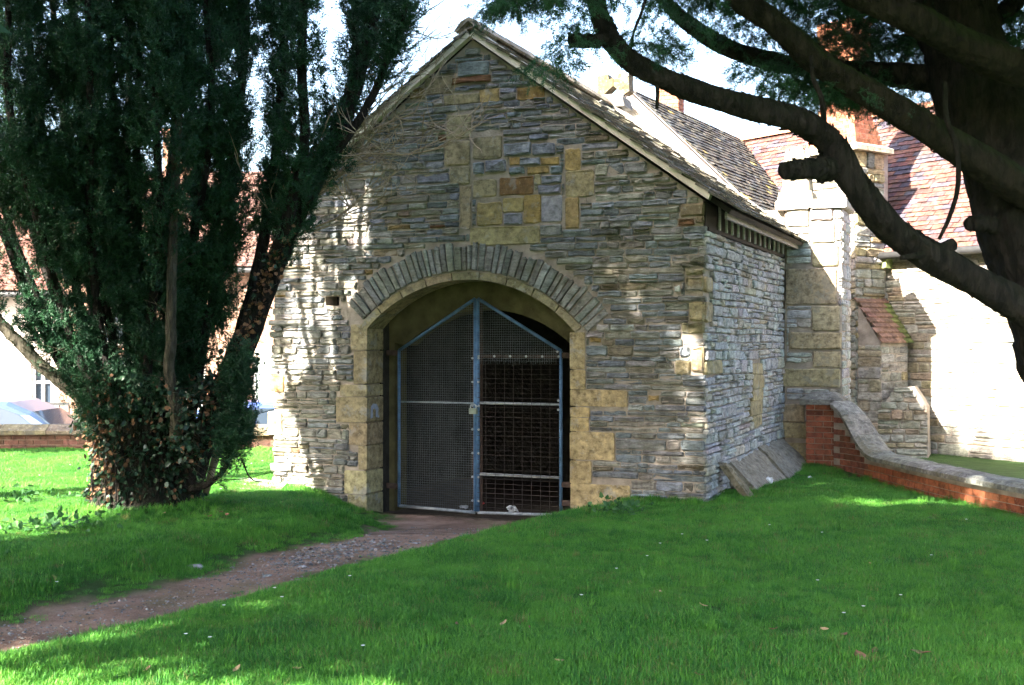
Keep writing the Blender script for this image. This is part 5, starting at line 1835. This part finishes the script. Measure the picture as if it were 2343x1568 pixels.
scatter('ivy_leaves', 'ivy', ip[~dead], dir_rot(idr[~dead]), rng.uniform(0.6, 1.25, (~dead).sum()), ivy, TB)
m_ = 240
t_ = rng.random(m_)
a_, b_ = np.array(P(500, 920, 11.32)), np.array(P(660, 520, 11.36))
ex_ = a_ + (b_ - a_) * t_[:, None] + rng.normal(size=(m_, 3)) * 0.06
scatter('dead_ivy_leaves', 'deadivy', np.vstack([ip[dead], ex_]), dir_rot(np.vstack([idr[dead], rng.normal(size=(m_, 3)) + np.array([0, -0.5, -0.4])])), rng.uniform(0.6, 1.15, dead.sum() + m_), ivy, TB)
mb = MB()
for k in range(12):
    a0 = rng.uniform(3.3, 6.1)
    pts = [(math.cos(a0 + j * 0.08 * rng.normal()) * (0.5 - 0.02 * j), math.sin(a0) * (0.45 - 0.02 * j), 0.05 + j * 0.2) for j in range(6)]
    mb.tube(pts, [0.008] * 6, 5)
tag(mb.build('ivy_stems', M['bark'], ivy), kind='stuff')

# ------------------------------------------------------------------ bare shrub leaning out of the yew
shrub = empty('bare_shrub', (TREE[0] + 0.55, 11.9, float(G(TREE[0] + .55, 11.9))))
tag(shrub, 'leafless twiggy shrub reaching from the yew across the gable', 'shrub')
so = np.array(shrub.location)
main, twigs = MB(), MB()


def grow(p, d, l, r, depth, bank):
    pts, q = [p.copy()], p.copy()
    dd_ = d / np.linalg.norm(d)
    n_ = 5
    for i in range(n_):
        dd_ = dd_ + rng.normal(size=3) * 0.13 + np.array([0, 0, 0.035 if depth < 2 else 0.06])
        dd_ /= np.linalg.norm(dd_)
        q = q + dd_ * l / n_
        pts.append(q.copy())
    bank.tube([x - so for x in pts], list(np.linspace(r, r * 0.5, n_ + 1)), 5 if r > 0.006 else 3)
    if depth >= 4: return
    for i in range(rng.integers(3, 6) if depth < 3 else 2):
        k = rng.integers(1, n_ + 1)
        nd = dd_ + rng.normal(size=3) * np.array([0.6, 0.5, 0.5])
        grow(pts[k], nd, l * rng.uniform(0.5, 0.75), max(r * 0.6, 0.0046), depth + 1, twigs)


for (px, py, qx, qy) in ((640, 560, 850, 470), (650, 500, 900, 400), (660, 470, 880, 330), (665, 440, 840, 300), (650, 540, 850, 540), (690, 400, 930, 320), (700, 330, 900, 230), (740, 280, 930, 150), (790, 200, 960, 70), (650, 520, 800, 390), (760, 330, 960, 290), (820, 120, 970, 30)):
    a_, b_ = np.array(P(px, py, 11.75)), np.array(P(qx, qy, 11.9))
    grow(a_, b_ - a_, np.linalg.norm(b_ - a_) * 1.0, 0.013, 1, twigs)
for ctrl in (tr((470, 1130, 11.9), (540, 900, 11.9), (600, 700, 11.85), (650, 520, 11.8), (700, 380, 11.8), (760, 240, 11.8)), tr((470, 1130, 11.9), (530, 900, 11.9), (610, 690, 11.8), (650, 560, 11.75), (720, 500, 11.7))):
    main.tube(catmull(ctrl, 5) - so, list(np.linspace(0.035, 0.012, 5 * (len(ctrl) - 1) + 1)), 7)
main.build('branches', M['twig'], shrub, True)
tag(twigs.build('twigs', M['twig'], shrub), kind='stuff')

# ================================================================== GREAT YEW ON THE RIGHT
yew2_o = np.array((3.45, 6.6, float(G(3.45, 6.6))))
yew2 = empty('yew_tree', yew2_o)
tag(yew2, 'old spreading yew with mossy limbs overhanging from the right edge', 'tree')


flakes = MB()


def limb(name, ctrl, rads, mat, sides=14):
    """ctrl (px,py,depth) with the limb's radius in photo pixels at each point"""
    sides = sides + 8
    pts = catmull(tr(*ctrl), 14)
    rr = np.array([r * Y / F for (x, y, Y), r in zip(ctrl, rads)])
    rad = np.interp(np.linspace(0, len(rr) - 1, len(pts)), np.arange(len(rr)), rr)
    rad *= 1 + 0.035 * np.sin(np.arange(len(pts)) * 0.33 + 1) + rng.normal(size=len(pts)) * 0.006
    pts = pts + rng.normal(size=pts.shape) * rad[:, None] * 0.008 - yew2_o
    v, f = tube(pts, rad, sides, 0.0)
    # fluted, lumpy bark
    ph = rng.uniform(0, 6.28, 4)
    for i_ in range(len(pts)):
        for k_ in range(sides):
            a_ = 6.2832 * k_ / sides
            w_ = 1 + 0.05 * math.sin(3 * a_ + ph[0] + i_ * 0.15) + 0.035 * math.sin(5 * a_ + ph[1] - i_ * 0.3) + rng.normal() * 0.022
            q_ = Vector(pts[i_])
            v[i_ * sides + k_] = q_ + (v[i_ * sides + k_] - q_) * w_
    if rad.mean() > 0.03:
        for _ in range(int(len(pts) * 2.6)):
            i_ = rng.integers(1, len(pts) - 1); k_ = rng.integers(0, sides)
            q_ = v[i_ * sides + k_]; o_ = (q_ - Vector(pts[i_])).normalized(); t_ = Vector(pts[i_ + 1] - pts[i_ - 1]).normalized()
            s_ = o_.cross(t_); l_, w_ = rng.uniform(0.015, 0.05), rng.uniform(0.006, 0.018)
            lift = rng.uniform(0.004, 0.016)
            sg = 1 if rng.random() < 0.5 else -1
            flakes.add([q_ - s_ * w_ - o_ * 0.004, q_ + s_ * w_ - o_ * 0.004, q_ + s_ * w_ * 0.8 + t_ * sg * l_ * 0.6 + o_ * lift * 0.6, q_ - s_ * w_ * 0.7 + t_ * sg * l_ * 0.6 + o_ * lift * 0.6, q_ + t_ * sg * l_ + o_ * lift], [(0, 1, 2, 3), (3, 2, 4)])
    return mesh_obj(name, v, f, M[mat], yew2, None, True)


limb('trunk', ((2620, 1530, 6.6), (2600, 1300, 6.6), (2540, 1000, 6.6), (2450, 750, 6.7), (2360, 540, 6.8), (2290, 350, 6.9), (2220, 150, 7.0), (2160, -60, 7.1), (2110, -350, 7.3), (2080, -650, 7.4)), (190, 150, 135, 120, 110, 98, 92, 88, 70, 40), 'bark', 20)
limb('limb', ((2520, 790, 6.5), (2400, 742, 6.4), (2250, 655, 6.3), (2110, 575, 6.2), (2020, 505, 6.15), (1950, 415, 6.1), (1900, 330, 6.1), (1845, 285, 6.05), (1760, 258, 6.0), (1650, 228, 5.95), (1540, 190, 5.9), (1455, 150, 5.85), (1400, 95, 5.8), (1368, 20, 5.8), (1345, -80, 5.8), (1300, -250, 5.8)),
     (42, 39, 36, 34, 34, 33, 31, 30, 29, 27, 25, 24, 23, 21, 19, 14), 'bark')
limb('stub', ((1408, 98, 5.8), (1375, 92, 5.76), (1340, 95, 5.7), (1306, 92, 5.66)), (16, 14, 14, 15), 'bark', 10)
limb('stub', ((1900, 385, 6.1), (1860, 388, 6.0), (1793, 390, 5.9)), (30, 23, 21), 'bark', 10)
limb('stub', ((2290, 520, 6.7), (2250, 512, 6.6), (2218, 513, 6.5)), (22, 18, 16), 'bark', 10)
limb('stub', ((2180, 560, 6.2), (2120, 580, 6.15), (2060, 590, 6.1)), (14, 10, 5), 'bark', 8)
limb('dead_twig', ((1500, 182, 5.9), (1504, 210, 5.85), (1502, 250, 5.85)), (5, 4.5, 4), 'bark', 6)
limb('limb', ((2480, 520, 6.6), (2342, 433, 6.5), (2155, 318, 6.4), (2018, 232, 6.3), (1881, 148, 6.25), (1771, 55, 6.2), (1680, -10, 6.2), (1580, -120, 6.2)), (46, 42, 35, 32, 30, 28, 25, 18), 'bark_moss')
limb('limb', ((2240, 210, 7.0), (2120, 180, 7.1), (1990, 166, 7.2), (1881, 160, 7.3), (1771, 142, 7.4), (1661, 108, 7.5), (1560, 44, 7.6), (1480, -40, 7.7)), (34, 30, 25, 22, 21, 20, 17, 12), 'bark')
limb('limb', ((2500, 210, 6.3), (2342, 160, 6.2), (2182, 92, 6.1), (2073, 36, 6.0), (1980, -5, 6.0), (1860, -80, 6.0)), (46, 42, 38, 34, 32, 26), 'bark_moss')
limb('limb', ((2200, 60, 7.2), (2280, 40, 7.4), (2342, -20, 7.6)), (30, 24, 20), 'bark', 10)
limb('hanging_shoot', ((2160, 190, 6.2), (2165, 270, 6.1), (2188, 340, 6.1), (2190, 430, 6.1), (2170, 500, 6.1), (2148, 548, 6.1)), (6, 6, 6, 5.5, 5, 4), 'bark', 6)
limb('hanging_shoot', ((1856, 130, 6.1), (1860, 180, 6.0), (1880, 230, 6.0), (1885, 290, 6.05)), (4, 5, 6, 7), 'bark', 6)
limb('hanging_shoot', ((1440, 140, 5.8), (1448, 80, 5.8), (1470, 20, 5.8), (1490, -60, 5.8)), (3, 3, 3.5, 4), 'bark', 5)

tag(flakes.build('bark_flakes', M['bark'], yew2), kind='stuff')
sp_p, sp_d = [], []


def spray(p, d, l, n_, width=0.07):
    """drooping spray of yew: sprigs set left and right along a sagging twig"""
    d = np.array(d, float); d /= np.linalg.norm(d)
    s_ = np.cross(d, [0, 0, 1.0]); s_ /= np.linalg.norm(s_) + 1e-9
    for i in range(n_):
        t = (i + rng.random()) / n_
        c = p + d * l * t + np.array([0, 0, -0.35 * l * t * t])
        sg = 1 if i % 2 else -1
        dd_ = d * 0.6 + s_ * sg * rng.uniform(0.2, 0.9) + np.array([0, 0, -0.45 * t - 0.25]) + rng.normal(size=3) * 0.18
        sp_p.append(c + rng.normal(size=3) * 0.012); sp_d.append(dd_)


# (px, py, half width, half height, depth, sprays)
clusters = ((1180, 20, 30, 16, 5.7, 20), (1150, 34, 14, 10, 5.6, 5), (1240, 8, 32, 24, 5.7, 18), (1255, 26, 20, 16, 5.7, 10), (1330, 20, 22, 45, 5.8, 14), (1282, 165, 18, 30, 5.6, 9), (1310, 120, 18, 24, 5.6, 7),
            (1490, 70, 40, 60, 6.1, 15), (1450, 120, 22, 30, 6.0, 7), (1520, 140, 40, 24, 6.1, 12), (1590, 30, 60, 40, 6.6, 16), (1600, 110, 10, 40, 6.3, 5), (1660, 50, 70, 40, 7.0, 16), (1730, 20, 80, 40, 7.2, 22),
            (1740, 190, 40, 25, 6.6, 18), (1790, 215, 60, 28, 6.7, 26), (1840, 100, 60, 50, 7.2, 34), (1890, 235, 45, 25, 6.6, 24), (1950, 245, 45, 26, 6.7, 26), (1930, 90, 70, 90, 7.5, 60), (2010, 235, 40, 20, 6.8, 12),
            (2040, 60, 90, 90, 7.8, 70), (2080, 170, 70, 60, 7.6, 46), (2150, 40, 90, 70, 7.8, 50), (2250, 60, 110, 90, 8.0, 70), (2310, 190, 60, 70, 7.6, 40), (2330, 280, 50, 50, 7.8, 24), (2150, 250, 60, 40, 7.6, 22),
            (2060, 290, 50, 12, 6.5, 6), (2320, 380, 40, 70, 8.2, 26), (1980, 150, 80, 60, 8.0, 46), (1820, 30, 90, 40, 7.9, 40), (1700, 120, 60, 30, 7.6, 14), (2390, 100, 60, 120, 7.6, 40), (2420, 350, 50, 120, 7.8, 30), (1560, -20, 120, 40, 6.8, 40), (1250, -40, 120, 30, 5.8, 40), (1620, 0, 80, 20, 6.4, 16), (1900, 20, 120, 40, 7.0, 60), (2050, 10, 120, 60, 7.3, 60), (2200, 130, 80, 60, 7.8, 46), (2290, 130, 80, 80, 7.4, 50), (1960, 200, 60, 30, 7.4, 26), (1860, 215, 50, 25, 7.2, 20), (2100, 110, 100, 60, 8.2, 60), (2330, 330, 40, 60, 7.2, 24))
for (px, py, hw, hh, Y, n_) in clusters:
    for k in range(n_):
        p = np.array(P(px + rng.uniform(-hw, hw), py - 40 + rng.uniform(-hh, hh) * 0.8, Y + rng.normal() * 0.22))
        a_ = rng.uniform(0, 6.283)
        spray(p, (math.cos(a_), math.sin(a_), -0.25), rng.uniform(0.08, 0.18), rng.integers(6, 10))
sp_p, sp_d = np.array(sp_p), np.array(sp_d)
u_, w_ = sp_p[:, 0] / sp_p[:, 1] * F + CX, CY - (sp_p[:, 2] - CZ) / sp_p[:, 1] * F
scatter('crown', 'fineyew', sp_p, dir_rot(sp_d), rng.uniform(0.34, 0.62, len(sp_p)), yew2, tuple(yew2_o))
print('right yew sprigs', len(sp_p))
# the rest of its crown, above and beyond the frame
n_ = 11000
c = np.stack([rng.normal(3.6, 1.9, n_), rng.normal(6.6, 1.7, n_), rng.uniform(3.3, 7.2, n_)], 1)
ok = (c[:, 2] > CZ + 0.31 * c[:, 1] + 0.5) | (np.abs(c[:, 0]) > 0.46 * np.abs(c[:, 1]) + 0.5)
ok &= (c[:, 2] > 2.6) & (np.hypot(c[:, 0] - 3.6, c[:, 1] - 6.6) < 4.2)
c = c[ok]
scatter('upper_crown', 'coarseyew', c, dir_rot(rng.normal(size=c.shape) + np.array([0, 0, -0.3])), rng.uniform(0.8, 1.4, len(c)), yew2, tuple(yew2_o))

# ================================================================== YEWS BESIDE THE CAMERA (unseen, crowns cut to cast the lawn's shade)
def shade_yew(x, y, r, h, zlow, n_, label, only=None):
    o = empty('yew_tree', (x, y, float(G(x, y)))); tag(o, label, 'tree')
    org = np.array(o.location)
    v, f = tube([(0, 0, -0.1), (0.02, 0, 0.5), (0.0, 0.05, 1.5), (0.1, 0, 3.0), (0.05, 0.1, h * 0.8)], [0.42, 0.3, 0.26, 0.2, 0.05], 12, 0.08)
    mesh_obj('trunk', v, f, M['bark'], o, None, True)
    q = rng.normal(size=(n_ * 3, 3)); q /= np.linalg.norm(q, axis=1, keepdims=True)
    q *= (rng.random((n_ * 3, 1)) ** 0.4)
    c = q * np.array([r, r, (h - zlow) / 2]) + np.array([x, y, (h + zlow) / 2])
    g_ = c - np.outer(c[:, 2] / SUN.z, np.array(SUN))
    lit = np.zeros(len(c), bool)
    for poly in LZ:
        for ox_, oy_ in ((0, 0), (0.22, 0.1), (-0.22, -0.1), (0.1, -0.22), (-0.1, 0.22)): lit |= inside(poly, g_[:, 0] + ox_, g_[:, 1] + oy_)
    lit |= gap_front(c, 0.24, 2)
    if only is not None: lit = ~inside(only, g_[:, 0], g_[:, 1])
    infr = (np.abs(c[:, 0]) < 0.46 * c[:, 1] + 0.25) & (c[:, 2] < CZ + 0.31 * c[:, 1] + 0.25) & (c[:, 1] > 0)
    near = np.linalg.norm(c - np.array([0, 0, CZ]), axis=1) < 1.6
    c = c[~lit & ~infr & ~near][:n_]
    mb = MB()
    for k in range(0, len(c), max(1, len(c) // 14)):
        zz_ = max(0.8, c[k][2] * 0.7)
        mb.tube([(0.05, 0.03, zz_), tuple((c[k] - org) * np.array([0.5, 0.5, 1]) * np.array([1, 1, 0.9])), tuple(c[k] - org)], [0.035, 0.02, 0.008], 6)
    mb.build('limbs', M['bark'], o)
    scatter('crown', 'coarseyew', c, dir_rot(rng.normal(size=c.shape) + np.array([0, 0, 0.3])), rng.uniform(0.8, 1.4, len(c)), o, tuple(org))


shade_yew(-5.4, 6.4, 2.7, 11.2, 1.2, 11000, 'tall yew just beyond the left edge that shades the middle of the lawn')
shade_yew(-3.6, 2.4, 3.0, 12.0, 1.0, 14000, 'tall yew standing left of the camera that shades the near lawn')
shade_yew(-8.8, 4.6, 2.8, 10.0, 1.2, 7000, 'broad yew furthest to the left behind the path')
shade_yew(-9.8, 8.4, 3.0, 10.5, 3.2, 7000, 'tall clear-stemmed yew far left of the ivy-clad one')

shade_yew(-12.6, 14.4, 2.2, 8.0, 2.6, 5000, 'unseen yew added beyond the left edge to shade the boundary wall', np.array([(-20, 17.4), (-6.35, 17.5), (-6.35, 18.35), (-20, 18.6)]))  # added tree, crown kept only where its shadow falls along the wall

# ================================================================== GRASS, WEEDS, SMALL THINGS
def tuft(n_, rad, h, w, seed):
    r = np.random.default_rng(seed)
    v, f = [], []
    for i in range(n_):
        a, q = r.uniform(0, 6.283), rad * math.sqrt(r.random())
        p = np.array([math.cos(a) * q, math.sin(a) * q, -0.005])
        l = h * r.uniform(0.55, 1.25)
        b_ = r.uniform(0, 6.283); lean = r.uniform(0.1, 0.75)
        d = np.array([math.cos(b_), math.sin(b_), 0])
        s = np.array([-d[1], d[0], 0]) * w
        m = p + d * l * lean * 0.35 + np.array([0, 0, l * 0.6])
        e = p + d * l * lean + np.array([0, 0, l * (1 - 0.35 * lean)])
        k = len(v)
        v.extend([p + s, p - s, m - s * 0.8, m + s * 0.8, e])
        f.extend([(k, k + 1, k + 2, k + 3), (k + 3, k + 2, k + 4)])
    return v, f


proto_collection('grass', [quick_mesh('grass_tuft', *tuft(64, 0.08, 0.038, 0.0015, 70 + i), M['grass']) for i in range(6)])
proto_collection('longgrass', [quick_mesh('long_grass_tuft', *tuft(40, 0.06, 0.13, 0.0026, 90 + i), M['grass']) for i in range(4)])


def in_building(x, y, m=0.0):
    lx = (x - OX) * EX[0] + (y - OY) * EX[1]; ly = (x - OX) * EY[0] + (y - OY) * EY[1]
    return (lx > -m) & (lx < WB + m) & (ly > -m)


n_ = 90000
Yr = np.sqrt(rng.uniform(4.6 ** 2, 18.0 ** 2, n_))
Xr = rng.uniform(-0.47, 0.47, n_) * Yr + rng.uniform(-0.3, 0.3, n_)
pd_ = path_dist(Xr, Yr) + 0.25 * (vnoise(Xr * 4, Yr * 4) - 0.5) + 0.15 * (vnoise(Xr * 11, Yr * 11) - 0.5)
keepp = smooth(-0.12, 0.28, pd_ + rng.normal(size=n_) * 0.05)
ok = rng.random(n_) < keepp
ok &= ~in_building(Xr, Yr, 0.03)
ok &= (Xr < 4.9) | (Yr < 11)
ok &= ~((Xr > 3.98 + (15.5 - Yr) * 0.19) & (Yr > 9.5))
ok &= (rng.random(n_) < np.clip(1.35 - Yr / 22, 0.5, 1))
lx_ = (Xr - OX) * EX[0] + (Yr - OY) * EX[1]; ly_ = (Xr - OX) * EY[0] + (Yr - OY) * EY[1]
ok &= ~((vnoise(Xr * 2.4 + 11, Yr * 2.4 + 3) > 0.80) & (rng.random(n_) < 0.6))
bare = (lx_ > WB) & (ly_ > 2.2) & (rng.random(n_) < 0.55)
ok &= ~bare
ok &= ~((np.hypot(Xr - TREE[0], Yr - TREE[1]) < 0.62 + 0.2 * vnoise(Xr * 5, Yr * 5)) & (rng.random(n_) < 0.9))
Xg, Yg, pg = Xr[ok], Yr[ok], pd_[ok]
hs = 0.50 + 0.85 * vnoise(Xg * 1.3, Yg * 1.3) ** 1.5 + 0.75 * vnoise(Xg * 5, Yg * 5) ** 2 + 0.25 * rng.random(len(Xg))
hs *= 0.45 + 0.55 * smooth(0.0, 0.45, pg)
pts = np.stack([Xg, Yg, G(Xg, Yg)], 1)
scatter('grass', 'grass', pts, np.stack([rng.normal(size=len(pts)) * 0.06, rng.normal(size=len(pts)) * 0.06, rng.uniform(0, 6.283, len(pts))], 1), hs)
print('grass tufts', len(pts))
# longer grass at the foot of walls and round the tree
lp = []
for k in range(520):
    t_ = rng.random()
    r_ = rng.random()
    if r_ < 0.30:
        a_ = rng.uniform(3.3, 6.2); q = 0.55 + abs(rng.normal()) * 0.22
        lp.append((TREE[0] + math.cos(a_) * q, TREE[1] + math.sin(a_) * q))
    elif r_ < 0.5:
        w3 = bw(rng.uniform(3.9, 5.1), -0.06 - abs(rng.normal()) * 0.06, 0); lp.append((w3.x, w3.y))
    elif r_ < 0.62:
        w3 = bw(5.25 + abs(rng.normal()) * 0.1, rng.uniform(-0.1, 0.9), 0); lp.append((w3.x, w3.y))
    elif r_ < 0.66:
        w3 = bw(rng.uniform(0.3, 0.9), -0.05 - abs(rng.normal()) * 0.05, 0); lp.append((w3.x, w3.y))
    elif r_ < 0.77:
        s = rng.uniform(0.8, 6.0); w3 = wp(s, 0.16 + abs(rng.normal()) * 0.06); lp.append((w3[0], w3[1]))
    else: lp.append((rng.uniform(-5, -2), 17.9 - abs(rng.normal()) * 0.1))
for k in range(90):                       # tussocks in the lawn
    cy = math.sqrt(rng.uniform(5.2 ** 2, 13 ** 2)); cx = rng.uniform(-0.45, 0.45) * cy
    for q in range(rng.integers(4, 12)): lp.append((cx + rng.normal() * 0.1, cy + rng.normal() * 0.1))
lp = np.array(lp)
lp = lp[~in_building(lp[:, 0], lp[:, 1], 0.04)]
lp = lp[path_dist(lp[:, 0], lp[:, 1]) > 0.15]
scatter('long_grass', 'longgrass', np.column_stack([lp, G(lp[:, 0], lp[:, 1])]), np.stack([rng.normal(size=len(lp)) * 0.1, rng.normal(size=len(lp)) * 0.1, rng.uniform(0, 6.283, len(lp))], 1), rng.uniform(0.35, 0.75, len(lp)))

# weeds by the wall and ground ivy left of the tree
for (px, py, m_, sp, lab) in ((1420, 1178, 60, 0.13, 'small leafy weed at the foot of the wall right of the gate'), (130, 1215, 120, 0.25, 'patch of ground ivy in the grass left of the yew'), (60, 1150, 60, 0.3, 'sparse weeds in the sunlit grass at the far left')):
    x, y, z = on_ground(px, py)
    q = np.stack([x + rng.normal(size=m_) * sp, y + rng.normal(size=m_) * sp * 0.7, np.zeros(m_)], 1)
    q[:, 2] = G(q[:, 0], q[:, 1]) + rng.uniform(0.02, 0.14, m_)
    o = empty('weed', (x, y, z)); tag(o, lab, 'weed')
    scatter('weed_leaves', 'weed', q, dir_rot(rng.normal(size=(m_, 3)) + np.array([0, 0, 0.3])), rng.uniform(0.6, 1.3, m_), o, (x, y, z))
    mb = MB()
    for k in range(0, m_, 4): mb.bar((rng.normal() * sp * .6, rng.normal() * sp * .4, 0), tuple(q[k] - np.array([x, y, z])), 0.0025, 3)
    tag(mb.build('weed_stalks', M['weed'], o), kind='stuff')

# gravel in the path
mb = MB()
n_ = 0
while n_ < 2200:
    i = rng.integers(0, len(path_mid) - 1); t_ = rng.random()
    c = path_mid[i] * (1 - t_) + path_mid[i + 1] * t_ + rng.normal(size=2) * path_w[i] * 0.45
    if path_dist(c[0], c[1]) > -0.05 or c[1] < 5 or c[1] > 12.6: continue
    if rng.random() > 0.25 + 0.75 * math.exp(-((c[1] - 9.8) / 0.9) ** 2): continue
    s = rng.uniform(0.004, 0.012) * (1.7 if (9.3 < c[1] < 11.3 and rng.random() < 0.5) else 1)
    z = float(G(c[0], c[1]))
    q = rng.normal(size=(6, 3)); q /= np.linalg.norm(q, axis=1, keepdims=True)
    v = [(s * 1.3, 0, 0), (-s * 1.3, 0, 0), (0, s, 0), (0, -s, 0), (0, 0, s * 0.6), (0, 0, -s * 0.6)]
    Rm = Matrix.Rotation(rng.uniform(0, 6.28), 3, 'Z') @ Matrix.Rotation(rng.normal() * 0.3, 3, 'X')
    v = [tuple(np.array(Rm @ Vector(np.array(p) * rng.uniform(0.75, 1.25))) + [c[0], c[1], z + s * 0.2]) for p in v]
    mb.add(v, [(0, 2, 4), (2, 1, 4), (1, 3, 4), (3, 0, 4), (2, 0, 5), (1, 2, 5), (3, 1, 5), (0, 3, 5)], jc((0.21, 0.20, 0.20) if rng.random() < 0.7 else (0.23, 0.18, 0.15), 0.25))
    n_ += 1
g_o = mb.build('gravel', M['pebble']); tag(g_o, kind='stuff')


def path_stone(px, py, s, lab):
    x, y, z = on_ground(px, py, -0.1)
    v, f = stone(outline(-s, s, -s * 0.6, s * 0.6, s * 0.12), lambda u, w, d: (u, w, d), s * 0.35, s * 0.07, s * 0.3)
    o = mesh_obj('path_stone', v, f, M['pebble'], None, colarr(jc((0.28, 0.28, 0.30), 0.15), len(v)), False, (x, y, z - 0.005))
    o.rotation_euler = (rng.normal() * 0.1, rng.normal() * 0.1, rng.uniform(-0.5, 0.5))
    tag(o, lab, 'stone')


for a_ in ((444, 1301, 0.075, 'flat slate-grey stone lying in the grass above the path'), (610, 1318, 0.035, 'pale stone in the middle of the gravelly path'), (950, 1243, 0.035, 'small stone at the right edge of the path near the gate'),
           (240, 1457, 0.04, 'dark stone at the lower edge of the path on the left'), (690, 1297, 0.04, 'grey stone nearest the patch of coarse gravel'), (1077, 1228, 0.04, 'round pale stone at the grass edge below the gate')):
    path_stone(*a_)


def dead_leaf(px, py, s, mat, lab, group=None):
    s *= 0.8
    x, y, z = on_ground(px, py)
    pts = [(-1, 0), (-0.4, 0.42), (0.2, 0.5), (0.7, 0.28), (1.05, 0), (0.7, -0.3), (0.15, -0.45), (-0.45, -0.4)]
    v = [(a_ * s, b_ * s, s * (0.35 * b_ * b_ + 0.25 * abs(a_) + rng.normal() * 0.06)) for a_, b_ in pts] + [(0, 0, s * 0.05)]
    v += [(a_, b_, c_ - 0.003) for a_, b_, c_ in v]
    f = [(i, (i + 1) % 8, 8) for i in range(8)] + [((i + 1) % 8 + 9, i + 9, 17) for i in range(8)] + [(i, i + 9, (i + 1) % 8 + 9, (i + 1) % 8) for i in range(8)]
    o = mesh_obj('fallen_leaf', v, f, M[mat], None, None, False, (x, y, z + 0.034))
    o.rotation_euler = (rng.normal() * 0.3, rng.normal() * 0.3, rng.uniform(0, 6.28))
    tag(o, lab, 'leaf', group)


GL = 'brown leaves fallen on the lawn'
for px, py, s, mt in ((1150, 1441, 0.045, 'pale_leaf'), (1045, 1441, 0.025, 'dead_leaf'), (1608, 1398, 0.035, 'pale_leaf'), (540, 1547, 0.035, 'pale_leaf'), (335, 1548, 0.03, 'pale_leaf'), (1280, 1527, 0.03, 'pale_leaf'), (1770, 1453, 0.03, 'dead_leaf'),
                      (1930, 1466, 0.03, 'dead_leaf'), (1970, 1520, 0.07, 'dead_leaf'), (2105, 1510, 0.07, 'dead_leaf'), (1885, 1453, 0.03, 'pale_leaf'), (2000, 1505, 0.04, 'dead_leaf'), (1510, 1365, 0.02, 'pale_leaf'), (1990, 1300, 0.03, 'pale_leaf'),
                      (680, 1545, 0.03, 'pale_leaf'), (1210, 1448, 0.02, 'dead_leaf'), (505, 1180, 0.05, 'dead_leaf'), (480, 1190, 0.05, 'dead_leaf'), (520, 1186, 0.04, 'dead_leaf'), (375, 1180, 0.04, 'pale_leaf'), (1600, 1560, 0.03, 'dead_leaf')):
    lab = {1150: 'curled pale tan leaf on the lawn below the gate', 1608: 'single pale leaf right of centre on the lawn', 1970: 'dark crumpled leaf in the rough tuft at the lower right', 2105: 'broad dull brown leaf at the lower right of the lawn',
           540: 'pale leaf in the sunlit strip at the bottom left'}.get(px)
    if lab: dead_leaf(px, py, s, mt, lab)
    elif py < 1200: dead_leaf(px, py, s, mt, 'brown leaf among the litter at the foot of the ivy-clad yew', 'leaf litter under the yew')
    elif px < 1100: dead_leaf(px, py, s, mt, 'small dry leaf on the near lawn left of centre', 'dry leaves on the near left lawn')
    else: dead_leaf(px, py, s, mt, 'small brown leaf on the shaded lawn right of centre', GL)

GD = 'daisies in the lawn'
for k, (px, py) in enumerate(((425, 1478), (480, 1486), (830, 1506), (628, 1368), (512, 1410), (645, 1390), (1617, 1125 + 130), (1560, 1240), (2060, 1385), (1975, 1412), (1930, 1428), (1870, 1350), (1480, 1292), (1510, 1262), (1880, 1236), (1760, 1218), (2210, 1205),
                               (130, 1365), (800, 1340), (540, 1060), (575, 1072), (600, 1066), (160, 1075), (90, 1100), (240, 1120), (560, 1120), (505, 1132), (1330, 1385), (1410, 1322), (2130, 1290))):
    x, y, z = on_ground(px, py)
    o = empty('daisy', (x, y, z)); tag(o, *(('tiny white daisy in the sunlit grass near the yew', 'flower', 'daisies in the sunlit grass') if py < 1140 else ('tiny white daisy in the lawn left of the gate', 'flower', 'daisies on the left lawn') if px < 1000 else ('tiny white daisy in the lawn right of the gate', 'flower', 'daisies on the right lawn')))
    mb = MB(); mb.bar((0, 0, 0), (0.003, 0, 0.06), 0.0015, 4); mb.build('stalk', M['weed'], o)
    v = [(0, 0, 0.062)] + [(math.cos(i * 0.5236) * (0.013 if i % 2 else 0.009), math.sin(i * 0.5236) * (0.013 if i % 2 else 0.009), 0.066) for i in range(12)]
    mesh_obj('petals', v, [(0, i + 1, (i + 1) % 12 + 1) for i in range(12)], M['petal'], o)

x, y, z = on_ground(1760, 1112)
crumple('white_litter', (x, y, z), 0.05, M['litter'], 'crumpled white paper by the sloping slab of the side wall', 'litter', None, 1.3)
x, y, z = on_ground(1850, 1098)
crumple('white_litter', (x, y, z), 0.05, M['litter'], 'scrap of pale litter in the corner near the brick pier', 'litter', None, 0.4)
x, y, z = on_ground(1810, 1112)
crumple('white_litter', (x, y, z), 0.05, M['dead_leaf'], 'brownish scrap between the slab and the brick pier', 'litter', None, 0.3)
# paving beside the left corner
mb = MB(); a_ = on_ground(515, 1102); b_ = on_ground(640, 1088)
v = [(-4.2, 13.9), (-2.6, 13.5), (-2.6, 14.3), (-3.9, 14.6)]
mb.add([(x, y, float(G(x, y)) + 0.012) for x, y in v] + [(x, y, float(G(x, y)) - 0.1) for x, y in v], [(0, 1, 2, 3), (7, 6, 5, 4), (0, 4, 5, 1), (1, 5, 6, 2), (2, 6, 7, 3), (3, 7, 4, 0)])
tag(mb.build('paved_path', plain('paving', (0.36, 0.33, 0.29), 0.9, 4, 0.2, 30, 0.004)), kind='structure')
